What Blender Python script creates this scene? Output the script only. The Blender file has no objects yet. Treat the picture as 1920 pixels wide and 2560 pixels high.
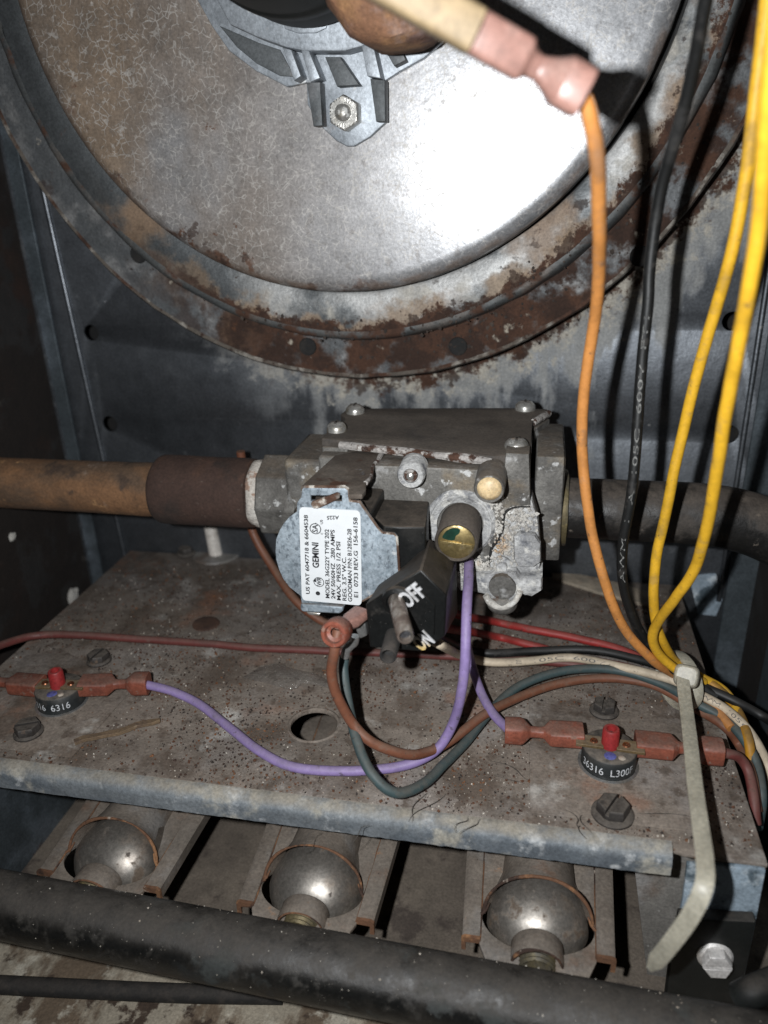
import bpy, bmesh, math, random
from mathutils import Vector, Matrix, noise
R = math.radians
rnd = random.Random(7)
S = bpy.context.scene
COL = S.collection
# ------------------------------------------------------------------ camera
F = 1900.0; H = .157                                   # focal length in photo pixels, lens height over the burner shelf
AX = Vector((.98047378, .04817609, -.19065736)); AY = Vector((.19416838, -.39070467, .8998047)); AZ = Vector((-.03114165, -.91925455, -.39242996))
cd = bpy.data.cameras.new('camera'); cam = bpy.data.objects.new('camera', cd); COL.objects.link(cam); S.camera = cam
cd.sensor_fit = 'HORIZONTAL'; cd.sensor_width = 36; cd.lens = 36 * F / 1920; cd.clip_start = .01; cd.clip_end = 20
cam.matrix_world = Matrix(((AX[0], -AX[1], -AX[2], 0), (AY[0], -AY[1], -AY[2], 0), (AZ[0], -AZ[1], -AZ[2], H), (0, 0, 0, 1)))
cd.dof.use_dof = True; cd.dof.focus_distance = .232; cd.dof.aperture_fstop = 13.5
# ------------------------------------------------------------------ light: a phone flash beside the lens, faint room light behind it
w = bpy.data.worlds.new('World'); S.world = w; w.use_nodes = True
w.node_tree.nodes['Background'].inputs[0].default_value = (.62, .70, .80, 1); w.node_tree.nodes['Background'].inputs[1].default_value = .013
fl = bpy.data.lights.new('phone_flash', 'SPOT'); fl.energy = 2.9; fl.shadow_soft_size = .0022; fl.spot_size = R(172); fl.spot_blend = 1.0; fl.color = (.96, .98, 1.0)
flo = bpy.data.objects.new('phone_flash', fl); COL.objects.link(flo); flo.location = (-.021, 0, H + .005)
flo.rotation_euler = (Vector((-.02, .30, .085)) - Vector(flo.location)).to_track_quat('-Z', 'Y').to_euler()
S.view_settings.view_transform = 'Standard'; S.view_settings.look = 'None'; S.view_settings.exposure = 0; S.view_settings.gamma = 1
S.render.resolution_x, S.render.resolution_y = 768, 1024
# ------------------------------------------------------------------ helpers: measuring
def U(px, py, **k):
    """the point of a photo pixel's sight line on a plane of the place (x=, y= or z=)"""
    q = Vector((px - 960, py - 1280, F)); d = Vector((q.dot(AX), q.dot(AY), q.dot(AZ)))
    if 'y' in k: t = k['y'] / d.y
    elif 'z' in k: t = (k['z'] - H) / d.z
    elif 'x' in k: t = k['x'] / d.x
    else: t = k['t']
    return d * t + Vector((0, 0, H))
V = Vector
# ------------------------------------------------------------------ helpers: materials
MATS = {}
def mk(name, c, rough=.6, metal=0., layers=(), bump=(), dust=None, spec=.5, trans=0., coat=0., alpha=1., sss=0., grain=((110, .22), (1100, .30))):
    """layers: (colour, scale, lo, hi, opts) painted in turn; opts: t noise|voro|edge|crackle, st stretch, det, r rough, m metal, mz=(z0,z1) height band"""
    m = bpy.data.materials.new(name); m.use_nodes = True; nt = m.node_tree; N = nt.nodes; L = nt.links
    b = N['Principled BSDF']; tc = N.new('ShaderNodeTexCoord').outputs['Object']; pos = N.new('ShaderNodeNewGeometry').outputs['Position']
    def val(x):
        n = N.new('ShaderNodeValue'); n.outputs[0].default_value = x; return n.outputs[0]
    def rgb(x):
        n = N.new('ShaderNodeRGB'); n.outputs[0].default_value = (*x, 1); return n.outputs[0]
    def math_(op, a, b_=None, cl=False):
        n = N.new('ShaderNodeMath'); n.operation = op; n.use_clamp = cl
        for i, x in enumerate((a, b_)):
            if x is None: continue
            if isinstance(x, (int, float)): n.inputs[i].default_value = x
            else: L.new(x, n.inputs[i])
        return n.outputs[0]
    def ramp(x, lo, hi):
        n = N.new('ShaderNodeMapRange'); n.interpolation_type = 'SMOOTHSTEP'; L.new(x, n.inputs[0]); n.inputs[1].default_value = lo; n.inputs[2].default_value = hi; return n.outputs[0]
    def tex(sc, o):
        st = o.get('st', (1, 1, 1)); mp = N.new('ShaderNodeMapping'); mp.inputs['Scale'].default_value = st; mp.inputs['Location'].default_value = o.get('off', (0, 0, 0)); L.new(pos, mp.inputs[0]); vec = mp.outputs[0]
        t = o.get('t', 'noise')
        if o.get('warp'):
            nn = N.new('ShaderNodeTexNoise'); nn.inputs['Scale'].default_value = sc * .7; nn.inputs['Detail'].default_value = 4; L.new(vec, nn.inputs[0])
            vm = N.new('ShaderNodeVectorMath'); vm.operation = 'MULTIPLY_ADD'; L.new(nn.outputs['Color'], vm.inputs[0]); vm.inputs[1].default_value = (o['warp'],) * 3; L.new(vec, vm.inputs[2]); vec = vm.outputs[0]
        if t == 'noise':
            n = N.new('ShaderNodeTexNoise'); n.inputs['Scale'].default_value = sc; n.inputs['Detail'].default_value = o.get('det', 8); n.inputs['Roughness'].default_value = o.get('nr', .6); L.new(vec, n.inputs[0]); return n.outputs['Fac']
        n = N.new('ShaderNodeTexVoronoi'); n.inputs['Scale'].default_value = sc; L.new(vec, n.inputs[0])
        n.feature = 'DISTANCE_TO_EDGE' if t == 'edge' else 'F1'
        return n.outputs['Distance']
    col, ro, me = rgb(c), val(rough), val(metal)
    def mix(a, b_, f, typ):
        n = N.new('ShaderNodeMix'); n.data_type = typ; i = 6 if typ == 'RGBA' else 2
        L.new(f, n.inputs[0]); L.new(a, n.inputs[i]); L.new(b_, n.inputs[i + 1]); return n.outputs[2 if typ == 'RGBA' else 0]
    for ly in layers:
        cc, sc, lo, hi = ly[:4]; o = ly[4] if len(ly) > 4 else {}
        tx_ = tex(sc, o)
        if 'rn' in o:      # noise pushed up inside a radius: stains with ragged edges
            cx, cz, r0, r1, kk = o['rn']; sp = N.new('ShaderNodeSeparateXYZ'); L.new(tc, sp.inputs[0]); dx = math_('SUBTRACT', sp.outputs['X'], cx); dz = math_('SUBTRACT', sp.outputs['Z'], cz)
            mr = N.new('ShaderNodeMapRange'); L.new(math_('SQRT', math_('ADD', math_('MULTIPLY', dx, dx), math_('MULTIPLY', dz, dz))), mr.inputs[0]); mr.inputs[1].default_value = r0; mr.inputs[2].default_value = r1; mr.inputs[3].default_value = -kk; mr.inputs[4].default_value = kk
            tx_ = math_('ADD', tx_, mr.outputs[0])
        f = ramp(tx_, lo, hi)
        if 'mask' in o:
            ms, ml, mh = o['mask']; f = math_('MULTIPLY', f, ramp(tex(ms, {'off': (.3, .1, .2), 'st': o.get('mst', (1, 1, 1))}), ml, mh))
        for key, ix in (('mx', 'X'), ('my', 'Y'), ('mz', 'Z')):
            if key in o:
                sp = N.new('ShaderNodeSeparateXYZ'); L.new(tc, sp.inputs[0]); f = math_('MULTIPLY', f, ramp(sp.outputs[ix], *o[key]))
        if 'rad' in o:
            cx, cz, r0, r1 = o['rad']; sp = N.new('ShaderNodeSeparateXYZ'); L.new(tc, sp.inputs[0]); dx = math_('SUBTRACT', sp.outputs['X'], cx); dz = math_('SUBTRACT', sp.outputs['Z'], cz)
            f = math_('MULTIPLY', f, ramp(math_('SQRT', math_('ADD', math_('MULTIPLY', dx, dx), math_('MULTIPLY', dz, dz))), r0, r1))
        f = math_('MULTIPLY', f, o.get('a', 1.))
        col = mix(col, rgb(cc), f, 'RGBA')
        if 'r' in o: ro = mix(ro, val(o['r']), f, 'FLOAT')
        if 'm' in o: me = mix(me, val(o['m']), f, 'FLOAT')
    if dust:
        dc, da = dust[:2]; g = N.new('ShaderNodeNewGeometry'); sp = N.new('ShaderNodeSeparateXYZ'); L.new(g.outputs['Normal'], sp.inputs[0])
        f = math_('MULTIPLY', ramp(sp.outputs['Z'], dust[3] if len(dust) > 3 else .25, .9), math_('MULTIPLY', ramp(tex(dust[2] if len(dust) > 2 else 180, {'det': 10, 'nr': .7}), .2, .62), da))
        col = mix(col, rgb(dc), f, 'RGBA'); ro = mix(ro, val(.92), f, 'FLOAT'); me = mix(me, val(0), f, 'FLOAT')
    for gs, ga in grain:   # fine uneven soiling
        mr = N.new('ShaderNodeMapRange'); L.new(tex(gs, {'det': 5, 'nr': .7}), mr.inputs[0]); mr.inputs[1].default_value = .3; mr.inputs[2].default_value = .7; mr.inputs[3].default_value = 1 - ga; mr.inputs[4].default_value = 1 + ga
        sc_ = N.new('ShaderNodeVectorMath'); sc_.operation = 'SCALE'; L.new(col, sc_.inputs[0]); L.new(mr.outputs[0], sc_.inputs['Scale']); col = sc_.outputs[0]
    L.new(col, b.inputs['Base Color']); L.new(ro, b.inputs['Roughness']); L.new(me, b.inputs['Metallic'])
    b.inputs['Specular IOR Level'].default_value = spec
    b.inputs['Transmission Weight'].default_value = trans; b.inputs['Coat Weight'].default_value = coat; b.inputs['Alpha'].default_value = alpha
    if sss: b.inputs['Subsurface Weight'].default_value = sss; b.inputs['Subsurface Scale'].default_value = .001; b.inputs['Subsurface Radius'].default_value = (1, .8, .6)
    prev = None
    for sc, st, dist in bump:
        bn = N.new('ShaderNodeBump'); bn.inputs['Strength'].default_value = st; bn.inputs['Distance'].default_value = dist; L.new(tex(sc, {'det': 6}), bn.inputs['Height'])
        if prev: L.new(prev, bn.inputs['Normal'])
        prev = bn.outputs[0]
    if prev: L.new(prev, b.inputs['Normal'])
    MATS[name] = m; return m
BW0 = (-.067, .2285)
RUST = (.062, .029, .017); RUST2 = (.15, .062, .026); DUST = (.17, .145, .12); DKR = (.035, .018, .012)
LF = (BW0[0], BW0[1])
mk('galv_panel', (.20, .215, .235), .42, .95, [((.12, .13, .142), 16, .38, .66, {'r': .5, 'm': .9}), ((.30, .315, .33), 60, .55, .75, {'a': .4}), ((.10, .10, .10), 90, .62, .7, {'a': .5, 'm': .3}),
    ((.36, .36, .345), 50, .46, .60, {'rn': (LF[0], LF[1], .185, .140, .16), 'mx': (-.14, -.06), 'm': .1, 'r': .9, 'a': .75, 'st': (1.5, 1, .6)}), ((.40, .37, .31), 110, .48, .60, {'det': 12, 'nr': .75, 'rn': (LF[0], LF[1], .162, .140, .14), 'mx': (-.16, -.07), 'm': 0, 'r': .9, 'a': .85}),
    (RUST, 100, .52, .61, {'det': 12, 'nr': .75, 'rn': (LF[0], LF[1], .158, .138, .16), 'mx': (-.15, -.06), 'm': 0, 'r': .95}), (DKR, 130, .54, .60, {'rn': (LF[0], LF[1], .155, .138, .14), 'mx': (-.15, -.06), 'm': 0, 'r': .95, 'a': .85}),
    (RUST, 40, .70, .76, {'m': 0, 'r': .9, 'a': .6}), ((.5, .5, .5), 220, .7, .76, {'a': .4, 'm': .2, 'r': .9})], bump=[(60, .15, .002), (900, .12, .0003)])
mk('galv_disc', (.38, .385, .395), .325, .54, [
    ((.165, .132, .106), 9, .28, .52, {'mx': (.050, -.070), 'r': .55, 'm': .12}),
    ((.22, .155, .10), 30, .38, .60, {'mx': (.0, -.075), 'st': (1, 1, .22), 'a': .55, 'm': .05, 'r': .7}),
    ((.42, .40, .37), 360, .075, .0, {'t': 'edge', 'warp': .0016, 'mask': (300, .46, .56), 'a': .62, 'm': .1, 'r': .5}),
    ((.46, .44, .41), 290, .06, .0, {'t': 'edge', 'warp': .002, 'mask': (240, .5, .58), 'a': .6, 'm': .1, 'r': .5}),
    ((.16, .14, .125), 300, .56, .68, {'a': .4, 'm': .3}),
    ((.12, .055, .028), 38, .70, .73, {'m': 0, 'r': .9}), ((.10, .05, .03), 150, .57, .61, {'m': 0, 'r': .9, 'rn': (0, 0, .088, .103, .12), 'mx': (.025, -.005), 'mask': (40, .46, .56)}), (DKR, 210, .58, .62, {'m': 0, 'r': .9, 'rn': (0, 0, .090, .103, .12), 'a': .8, 'mx': (.025, -.005), 'mask': (40, .46, .56)}), ((.14, .10, .075), 90, .40, .6, {'m': .1, 'r': .8, 'rad': (0, 0, .1005, .1025), 'a': .8})],
    bump=[(35, .05, .003), (700, .10, .0003)])
mk('galv_ring', (.10, .108, .112), .5, .55, [((.40, .40, .39), 40, .34, .55, {'mx': (-.060, -.015), 'm': .3}), ((.52, .49, .43), 70, .5, .66, {'m': 0, 'r': .9, 'a': .7, 'mx': (-.06, .0)}), ((.27, .16, .08), 30, .52, .66, {'m': 0, 'r': .9, 'a': .6}),  # dark low-X side is shade put into the colour, beside real white rust
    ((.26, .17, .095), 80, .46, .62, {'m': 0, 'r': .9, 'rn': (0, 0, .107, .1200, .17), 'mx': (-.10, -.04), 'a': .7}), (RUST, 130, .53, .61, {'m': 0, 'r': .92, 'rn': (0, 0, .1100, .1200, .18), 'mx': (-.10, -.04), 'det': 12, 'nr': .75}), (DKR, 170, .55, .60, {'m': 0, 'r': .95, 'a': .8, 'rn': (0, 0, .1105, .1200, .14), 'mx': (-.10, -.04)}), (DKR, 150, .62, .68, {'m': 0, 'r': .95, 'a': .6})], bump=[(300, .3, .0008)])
mk('rust_flange', (.11, .116, .12), .6, .4, [((.23, .23, .228), 50, .5, .62, {}), ((.17, .11, .065), 60, .44, .6, {'m': 0, 'r': .9, 'mx': (-.10, -.04)}), (RUST, 60, .41, .53, {'m': 0, 'r': .95, 'mx': (-.09, -.03)}), (DKR, 75, .46, .56, {'m': 0, 'r': .95, 'mx': (-.11, -.04)}), (DKR, 60, .6, .66, {'m': 0, 'r': .95, 'a': .7}), ((.36, .32, .26), 120, .64, .72, {'m': 0, 'r': .95}), (RUST2, 150, .62, .7, {'m': 0, 'a': .5, 'mx': (-.09, -.03)})], bump=[(260, .5, .001)])
mk('dark_bead', (.085, .09, .09), .6, .5, [((.12, .10, .085), 60, .45, .65, {'a': .8, 'm': .1}), (RUST, 70, .50, .60, {'m': 0, 'r': .9}), ((.28, .27, .26), 25, .55, .75, {'a': .5, 'm': .4})], bump=[(300, .2, .0006)])
mk('rim_crust', (.10, .085, .07), .9, 0, [((.26, .24, .21), 160, .5, .62), (RUST, 90, .48, .6), (DKR, 240, .55, .65)], bump=[(400, .6, .001)])
mk('shelf_metal', (.20, .168, .140), .82, .05, [((.26, .235, .215), 24, .45, .66, {}), ((.125, .098, .078), 40, .48, .64, {}), ((.10, .075, .058), 150, .54, .64, {'a': .75}), ((.125, .105, .09), 17, .44, .56, {'my': (-.005, .045), 'a': .8}), ((.38, .36, .33), 46, .58, .68, {'a': .8}), ((.24, .125, .08), 33, .56, .70, {'a': .7}),
    (DKR, 520, .115, .055, {'t': 'voro', 'mask': (110, .40, .56), 'a': .9}), ((.13, .06, .03), 300, .15, .08, {'t': 'voro', 'mask': (60, .42, .6), 'a': .85}), ((.42, .40, .36), 700, .12, .06, {'t': 'voro', 'mask': (90, .5, .62), 'a': .7})], bump=[(500, .45, .0006), (60, .15, .002)], spec=.25)
mk('lip_metal', (.21, .23, .245), .6, .35, [((.14, .16, .18), 60, .45, .6, {'st': (.6, 1, 1)}), ((.44, .45, .45), 130, .55, .68, {'m': 0, 'r': .9}), ((.34, .32, .27), 80, .52, .66, {'m': 0, 'r': .9}), (RUST, 150, .68, .74, {'m': 0})], dust=((.24, .215, .175), .95, 120, .35), bump=[(420, .4, .0005)])
mk('blue_galv', (.30, .37, .43), .6, .3, [((.10, .135, .16), 95, .50, .58, {'m': .3}), ((.52, .57, .60), 60, .54, .64, {'m': 0, 'r': .9}), (RUST, 120, .66, .72, {'m': 0})], bump=[(300, .3, .0006)])
mk('grey_plate', (.19, .18, .165), .7, .2, [((.25, .24, .23), 60, .5, .65, {}), ((.13, .10, .08), 35, .55, .7, {}), ((.4, .4, .38), 300, .66, .72, {'a': .6})], bump=[(300, .25, .0005)])
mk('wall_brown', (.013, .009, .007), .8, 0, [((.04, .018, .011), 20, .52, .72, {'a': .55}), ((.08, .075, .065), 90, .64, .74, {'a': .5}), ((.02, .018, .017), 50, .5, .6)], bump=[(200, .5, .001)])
mk('wall_steel', (.075, .09, .10), .6, .5, [((.14, .165, .19), 30, .5, .65), (RUST, 45, .6, .7, {'m': 0})], bump=[(200, .3, .001)])
mk('floor_pan', (.36, .315, .245), .9, 0, [((.15, .11, .075), 60, .46, .56, {'st': (1, .45, 1)}), ((.48, .44, .36), 90, .55, .64, {}), ((.06, .04, .028), 75, .56, .62, {}), ((.10, .04, .02), 34, .67, .70, {})], bump=[(260, .5, .001)])
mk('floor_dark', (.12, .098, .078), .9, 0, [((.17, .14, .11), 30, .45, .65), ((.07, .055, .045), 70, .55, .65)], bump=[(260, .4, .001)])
mk('burner_steel', (.20, .165, .135), .55, .3, [((.26, .245, .23), 60, .5, .68, {}), ((.14, .12, .10), 35, .52, .66, {'m': .2}), (RUST2, 45, .56, .66, {'m': 0, 'r': .9}), ((.28, .13, .05), 110, .66, .72, {'m': 0, 'r': .9, 'a': .8}), (DKR, 380, .14, .06, {'t': 'voro', 'mask': (90, .45, .6), 'm': 0, 'r': .9})], dust=(DUST, .7, 140), bump=[(600, .25, .0004)])
mk('burner_edge', (.13, .062, .032), .85, 0, [((.24, .12, .055), 160, .5, .62), (DKR, 120, .5, .6), ((.33, .28, .23), 200, .62, .70)], bump=[(500, .5, .0006)])
mk('venturi_steel', (.26, .24, .215), .40, .75, [((.21, .185, .16), 60, .42, .66, {'r': .46}), ((.20, .135, .085), 42, .54, .70, {'r': .55, 'm': .4, 'a': .8}), ((.10, .075, .055), 110, .60, .68, {'r': .75, 'm': .2}), ((.06, .045, .035), 240, .62, .68, {'r': .8, 'm': 0, 'a': .8})], bump=[(500, .06, .0003)], coat=.12)
mk('black_pipe', (.009, .009, .0085), .28, 0, [((.034, .029, .024), 34, .46, .66, {'r': .6, 'a': .8}), ((.028, .025, .021), 220, .5, .66, {'r': .7, 'a': .8}), ((.11, .09, .065), 26, .62, .72, {'r': .9, 'a': .5}), ((.012, .013, .013), 48, .58, .64, {'r': .5}), ((.03, .034, .032), 70, .56, .66, {'r': .8}), ((.16, .145, .12), 900, .13, .07, {'t': 'voro', 'mask': (120, .5, .6), 'r': .95}), ((.5, .45, .38), 260, .05, .035, {'t': 'voro', 'r': .9})], dust=((.050, .042, .034), .8, 90, .45), bump=[(700, .3, .0004)], spec=.7)
mk('valve_pipe', (.013, .0125, .012), .40, 0, [((.05, .042, .035), 60, .5, .64, {'r': .8}), ((.12, .10, .08), 300, .64, .72, {'r': .9})], dust=((.085, .068, .054), .85), bump=[(500, .4, .0006)])
mk('rust_pipe', (.18, .092, .043), .85, 0, [((.10, .062, .038), 45, .44, .6, {'st': (.5, 1, 1)}), ((.30, .165, .075), 40, .55, .68, {'st': (.5, 1, 1)}), ((.055, .035, .024), 70, .56, .66), ((.36, .2, .09), 120, .64, .72), ((.22, .18, .15), 55, .62, .72)], bump=[(300, .5, .0008), (60, .3, .001)])
mk('rust_coupling', (.048, .026, .019), .88, 0, [((.075, .038, .024), 60, .48, .62), ((.03, .02, .016), 40, .5, .62), ((.11, .085, .07), 260, .63, .72)], bump=[(350, .5, .0008)])
mk('sealant', (.50, .46, .41), .85, 0, [((.30, .20, .15), 170, .55, .62), ((.13, .05, .03), 120, .62, .68), ((.6, .57, .52), 90, .5, .6)], bump=[(260, .8, .0012)])
mk('cast_alu', (.17, .163, .15), .66, .35, [((.105, .10, .092), 70, .46, .6, {}), ((.27, .268, .262), 110, .56, .68, {'m': .1}), ((.18, .14, .09), 50, .52, .66, {'m': 0, 'a': .8}), ((.46, .46, .45), 260, .60, .68, {'m': 0, 'r': .95}), (RUST, 90, .68, .74, {'m': 0})], dust=((.115, .093, .072), .95, 160), bump=[(350, .5, .0008), (1300, .3, .0003)])
mk('corroded_alu', (.30, .30, .30), .85, .1, [((.46, .46, .45), 75, .46, .58, {'m': 0}), ((.16, .165, .18), 120, .52, .62, {}), ((.52, .51, .48), 210, .55, .64, {'m': 0}), ((.40, .27, .15), 50, .58, .68, {'m': 0, 'a': .75}), ((.26, .10, .04), 66, .67, .72, {'m': 0, 'a': .8}), ((.10, .10, .105), 330, .60, .68, {'a': .7})], bump=[(160, .8, .0018), (500, .7, .0009)])
mk('cover_plate', (.060, .050, .042), .8, .1, [((.105, .092, .08), 40, .45, .65), ((.05, .045, .042), 70, .52, .64), ((.03, .02, .015), 420, .10, .05, {'t': 'voro', 'mask': (80, .5, .62)})], dust=((.098, .080, .064), .85, 60), bump=[(500, .3, .0004)])
mk('rust_edge', (.33, .31, .29), .9, 0, [(RUST, 190, .46, .54), ((.45, .43, .40), 260, .56, .64), (DKR, 330, .58, .66)], bump=[(400, .9, .0008)])
mk('screw_steel', (.50, .49, .46), .30, .7, [((.25, .22, .17), 160, .5, .64, {'r': .55}), ((.5, .5, .48), 300, .58, .66, {'m': .2, 'r': .8})], bump=[(500, .2, .0004)])
mk('frame_zinc', (.31, .36, .40), .6, .35, [((.23, .275, .31), 420, .48, .6, {}), ((.36, .41, .445), 60, .5, .66, {'a': .5}), ((.13, .155, .18), 800, .54, .63, {'a': .85, 'st': (1, 1, .6)}), ((.45, .46, .46), 150, .64, .72, {'m': 0})], dust=((.085, .066, .052), .97, 110), bump=[(900, .2, .0003)])
mk('frame_dusty', (.088, .069, .054), .85, .1, [((.12, .10, .082), 60, .48, .62), ((.05, .034, .026), 140, .56, .66), (RUST, 90, .60, .68), ((.2, .21, .22), 70, .66, .74)], bump=[(500, .3, .0004)])
mk('frame_edge', (.13, .085, .06), .85, .1, [((.5, .47, .42), 220, .52, .62), (RUST, 140, .5, .6), ((.2, .18, .16), 100, .5, .6)], bump=[(500, .6, .0006)])
mk('label_white', (.66, .68, .69), .55, 0, [((.58, .59, .595), 80, .5, .7, {'a': .6}), ((.5, .46, .40), 160, .66, .74, {'a': .6})], spec=.35, grain=((300, .04),))
mk('ink', (.012, .012, .014), .7, 0, [((.04, .04, .045), 1500, .5, .6)])
mk('black_plastic', (.006, .0065, .0065), .40, 0, [((.011, .0105, .0095), 60, .48, .64, {'r': .55}), ((.03, .026, .021), 140, .60, .70, {'r': .8, 'a': .6}), ((.12, .11, .10), 700, .07, .04, {'t': 'voro', 'r': .9})], dust=((.082, .066, .052), .95, 90, .5), bump=[(600, .2, .0003)], spec=.35)
mk('letter_metal', (.58, .58, .59), .5, .2, [((.42, .41, .40), 300, .5, .62), ((.60, .42, .14), 150, .46, .56, {'mz': (.0115, .0060)})], bump=[(900, .3, .0002)])
mk('chrome_dusty', (.42, .37, .32), .28, .85, [((.16, .12, .10), 130, .48, .62, {'r': .5, 'm': .5}), ((.5, .46, .42), 700, .55, .65, {'st': (1, .1, 1), 'r': .4})], dust=((.2, .16, .13), .25))
mk('rubber_dark', (.016, .0155, .015), .8, 0, [((.035, .03, .026), 200, .5, .66)], dust=((.06, .05, .042), .5))
mk('brass', (.34, .26, .115), .40, .8, [((.22, .165, .07), 90, .45, .62, {'r': .55}), ((.14, .11, .06), 300, .55, .66, {'r': .7, 'm': .4})], bump=[(500, .12, .0003)])
mk('brass_dull', (.13, .105, .055), .6, .5, [((.06, .052, .036), 120, .45, .62, {'m': 0}), ((.24, .19, .09), 200, .6, .7, {})], bump=[(500, .3, .0004)])
mk('green_paint', (.008, .035, .022), .35, 0, [((.015, .06, .035), 200, .5, .65)])
mk('cap_plastic', (.62, .47, .27), .5, 0, [((.52, .37, .19), 90, .5, .68, {'a': .7}), ((.35, .25, .15), 300, .66, .72, {'a': .7})], sss=.25)
mk('crust_white', (.50, .48, .44), .95, 0, [((.36, .34, .31), 160, .45, .6), ((.42, .27, .14), 70, .58, .68), ((.58, .57, .54), 320, .56, .66)], bump=[(600, .8, .0008)])
def wire_mat(name, c, dirt, amt=.75, rough=.5): mk(name, c, rough, 0, [(tuple(x * .70 for x in c), 90, .48, .64, {'a': .7}), (tuple(x * .5 + .02 for x in dirt), 45, .58, .70, {'a': .55, 'r': .9}), (tuple(x * .35 for x in dirt), 420, .62, .68, {'a': .7, 'r': .9}), (dirt, 240, .56, .68, {'a': .55, 'r': .85})], dust=(dirt, amt, 260), bump=[(500, .15, .0003)], grain=((150, .12), (900, .12)))
wire_mat('wire_orange', (.54, .225, .060), (.30, .16, .08), .5); wire_mat('wire_yellow', (.66, .37, .022), (.36, .22, .05), .35); wire_mat('wire_black', (.007, .0075, .0075), (.035, .031, .027), .5)
wire_mat('wire_purple', (.25, .185, .38), (.20, .16, .21), .5); wire_mat('wire_maroon', (.13, .035, .03), (.12, .07, .055), .7); wire_mat('wire_red', (.30, .028, .025), (.17, .06, .045), .55)
wire_mat('wire_white', (.56, .47, .35), (.33, .27, .20), .5); wire_mat('wire_green', (.045, .072, .075), (.085, .08, .068), .6); wire_mat('wire_brown', (.17, .065, .036), (.15, .095, .065), .65); wire_mat('wire_mustard', (.40, .19, .015), (.14, .09, .03), .8)
mk('wire_print', (.19, .19, .18), .8, 0, [((.1, .1, .095), 900, .5, .6)])
mk('print_dark', (.13, .12, .11), .8, 0, [((.2, .18, .15), 900, .5, .6)])
mk('print_white', (.62, .64, .66), .7, 0, [((.35, .36, .37), 900, .5, .65)])
mk('crimp_red', (.205, .062, .038), .40, 0, [((.15, .045, .03), 80, .5, .66), ((.20, .12, .09), 420, .56, .66, {'r': .9})], dust=((.155, .088, .066), .8, 300), bump=[(500, .2, .0004)], spec=.5)
mk('crimp_pink', (.34, .185, .15), .35, 0, [((.40, .27, .23), 60, .5, .7), ((.3, .13, .1), 200, .6, .7)], trans=.25, spec=.6)
mk('terminal_tan', (.26, .19, .105), .6, 0, [((.21, .145, .075), 60, .45, .65)], bump=[(300, .2, .0004)])
mk('terminal_tin', (.42, .42, .41), .35, .8, [((.28, .26, .23), 200, .5, .65, {'r': .6})], bump=[(400, .2, .0004)])
mk('button_red', (.27, .022, .022), .5, 0, [((.2, .018, .018), 200, .5, .65)], dust=((.17, .055, .045), .6, 200))
mk('switch_black', (.014, .017, .018), .5, 0, [((.03, .03, .028), 160, .5, .65)], dust=((.13, .11, .09), .97, 300))
mk('switch_brass', (.20, .14, .07), .5, .6, [((.13, .095, .06), 200, .5, .65, {'m': .2})], dust=((.16, .125, .09), .6, 300))
mk('copper_rivet', (.45, .19, .10), .3, .9, [((.3, .12, .07), 300, .5, .65)])
mk('paint_blue', (.09, .10, .30), .7, 0, [((.05, .055, .16), 500, .5, .65)])
mk('bolt_dark', (.060, .054, .050), .55, .45, [((.035, .03, .028), 120, .5, .64), ((.11, .075, .05), 200, .6, .7, {'m': 0, 'r': .9})], dust=((.10, .085, .07), .85, 300), bump=[(500, .3, .0004)])
mk('screw_white', (.58, .56, .54), .5, .3, [((.40, .37, .34), 120, .5, .64), ((.36, .19, .10), 90, .66, .72, {'m': 0}), ((.3, .3, .3), 260, .6, .7)], bump=[(400, .4, .0005)])
mk('tie_nylon', (.40, .375, .30), .45, 0, [((.36, .33, .26), 60, .5, .68, {'a': .7}), ((.3, .26, .2), 420, .62, .7, {'a': .6})], trans=.12, sss=.2, bump=[(700, .1, .0002)])
mk('cast_zinc', (.36, .39, .42), .55, .55, [((.27, .295, .32), 60, .45, .65, {}), ((.55, .56, .56), 110, .62, .68, {'m': 0, 'r': .9}), ((.36, .30, .25), 60, .62, .72, {'m': 0, 'r': .9, 'a': .7})], bump=[(300, .3, .0006)])
mk('motor_black', (.008, .009, .0085), .55, 0, [((.016, .016, .015), 60, .5, .65)], dust=((.05, .042, .035), .6, 180, .5), spec=.35)
mk('rust_block', (.20, .10, .055), .85, .1, [((.30, .16, .075), 60, .48, .62), ((.12, .065, .05), 45, .5, .62), ((.28, .22, .21), 40, .58, .7, {'a': .8}), ((.07, .03, .02), 90, .6, .68)], bump=[(180, .7, .0015)])
mk('ceramic', (.62, .58, .53), .5, 0, [((.45, .41, .36), 160, .5, .68)])
mk('film', (.30, .27, .24), .12, 0, [((.24, .21, .18), 200, .5, .7)], alpha=.28, coat=1., bump=[(160, .9, .0022)])
mk('twig', (.14, .095, .055), .9, 0, [((.09, .06, .04), 200, .5, .65, {'st': (.3, 1, 1)}), ((.2, .15, .1), 300, .6, .7)], bump=[(400, .5, .0005)])
mk('flake_rust', (.085, .036, .018), .9, 0, [((.16, .07, .03), 80, .5, .6), ((.04, .02, .014), 60, .5, .58)])
mk('flake_white', (.50, .46, .40), .8, 0, [((.36, .3, .24), 70, .5, .6)])
mk('flake_dark', (.03, .022, .018), .9, 0, [((.06, .045, .036), 90, .5, .6)])
mk('lint', (.05, .043, .037), .95, 0, [((.09, .08, .07), 200, .5, .6)])
mk('hole_dark', (.012, .012, .012), .9, 0, [((.02, .018, .016), 100, .5, .6)])
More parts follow.
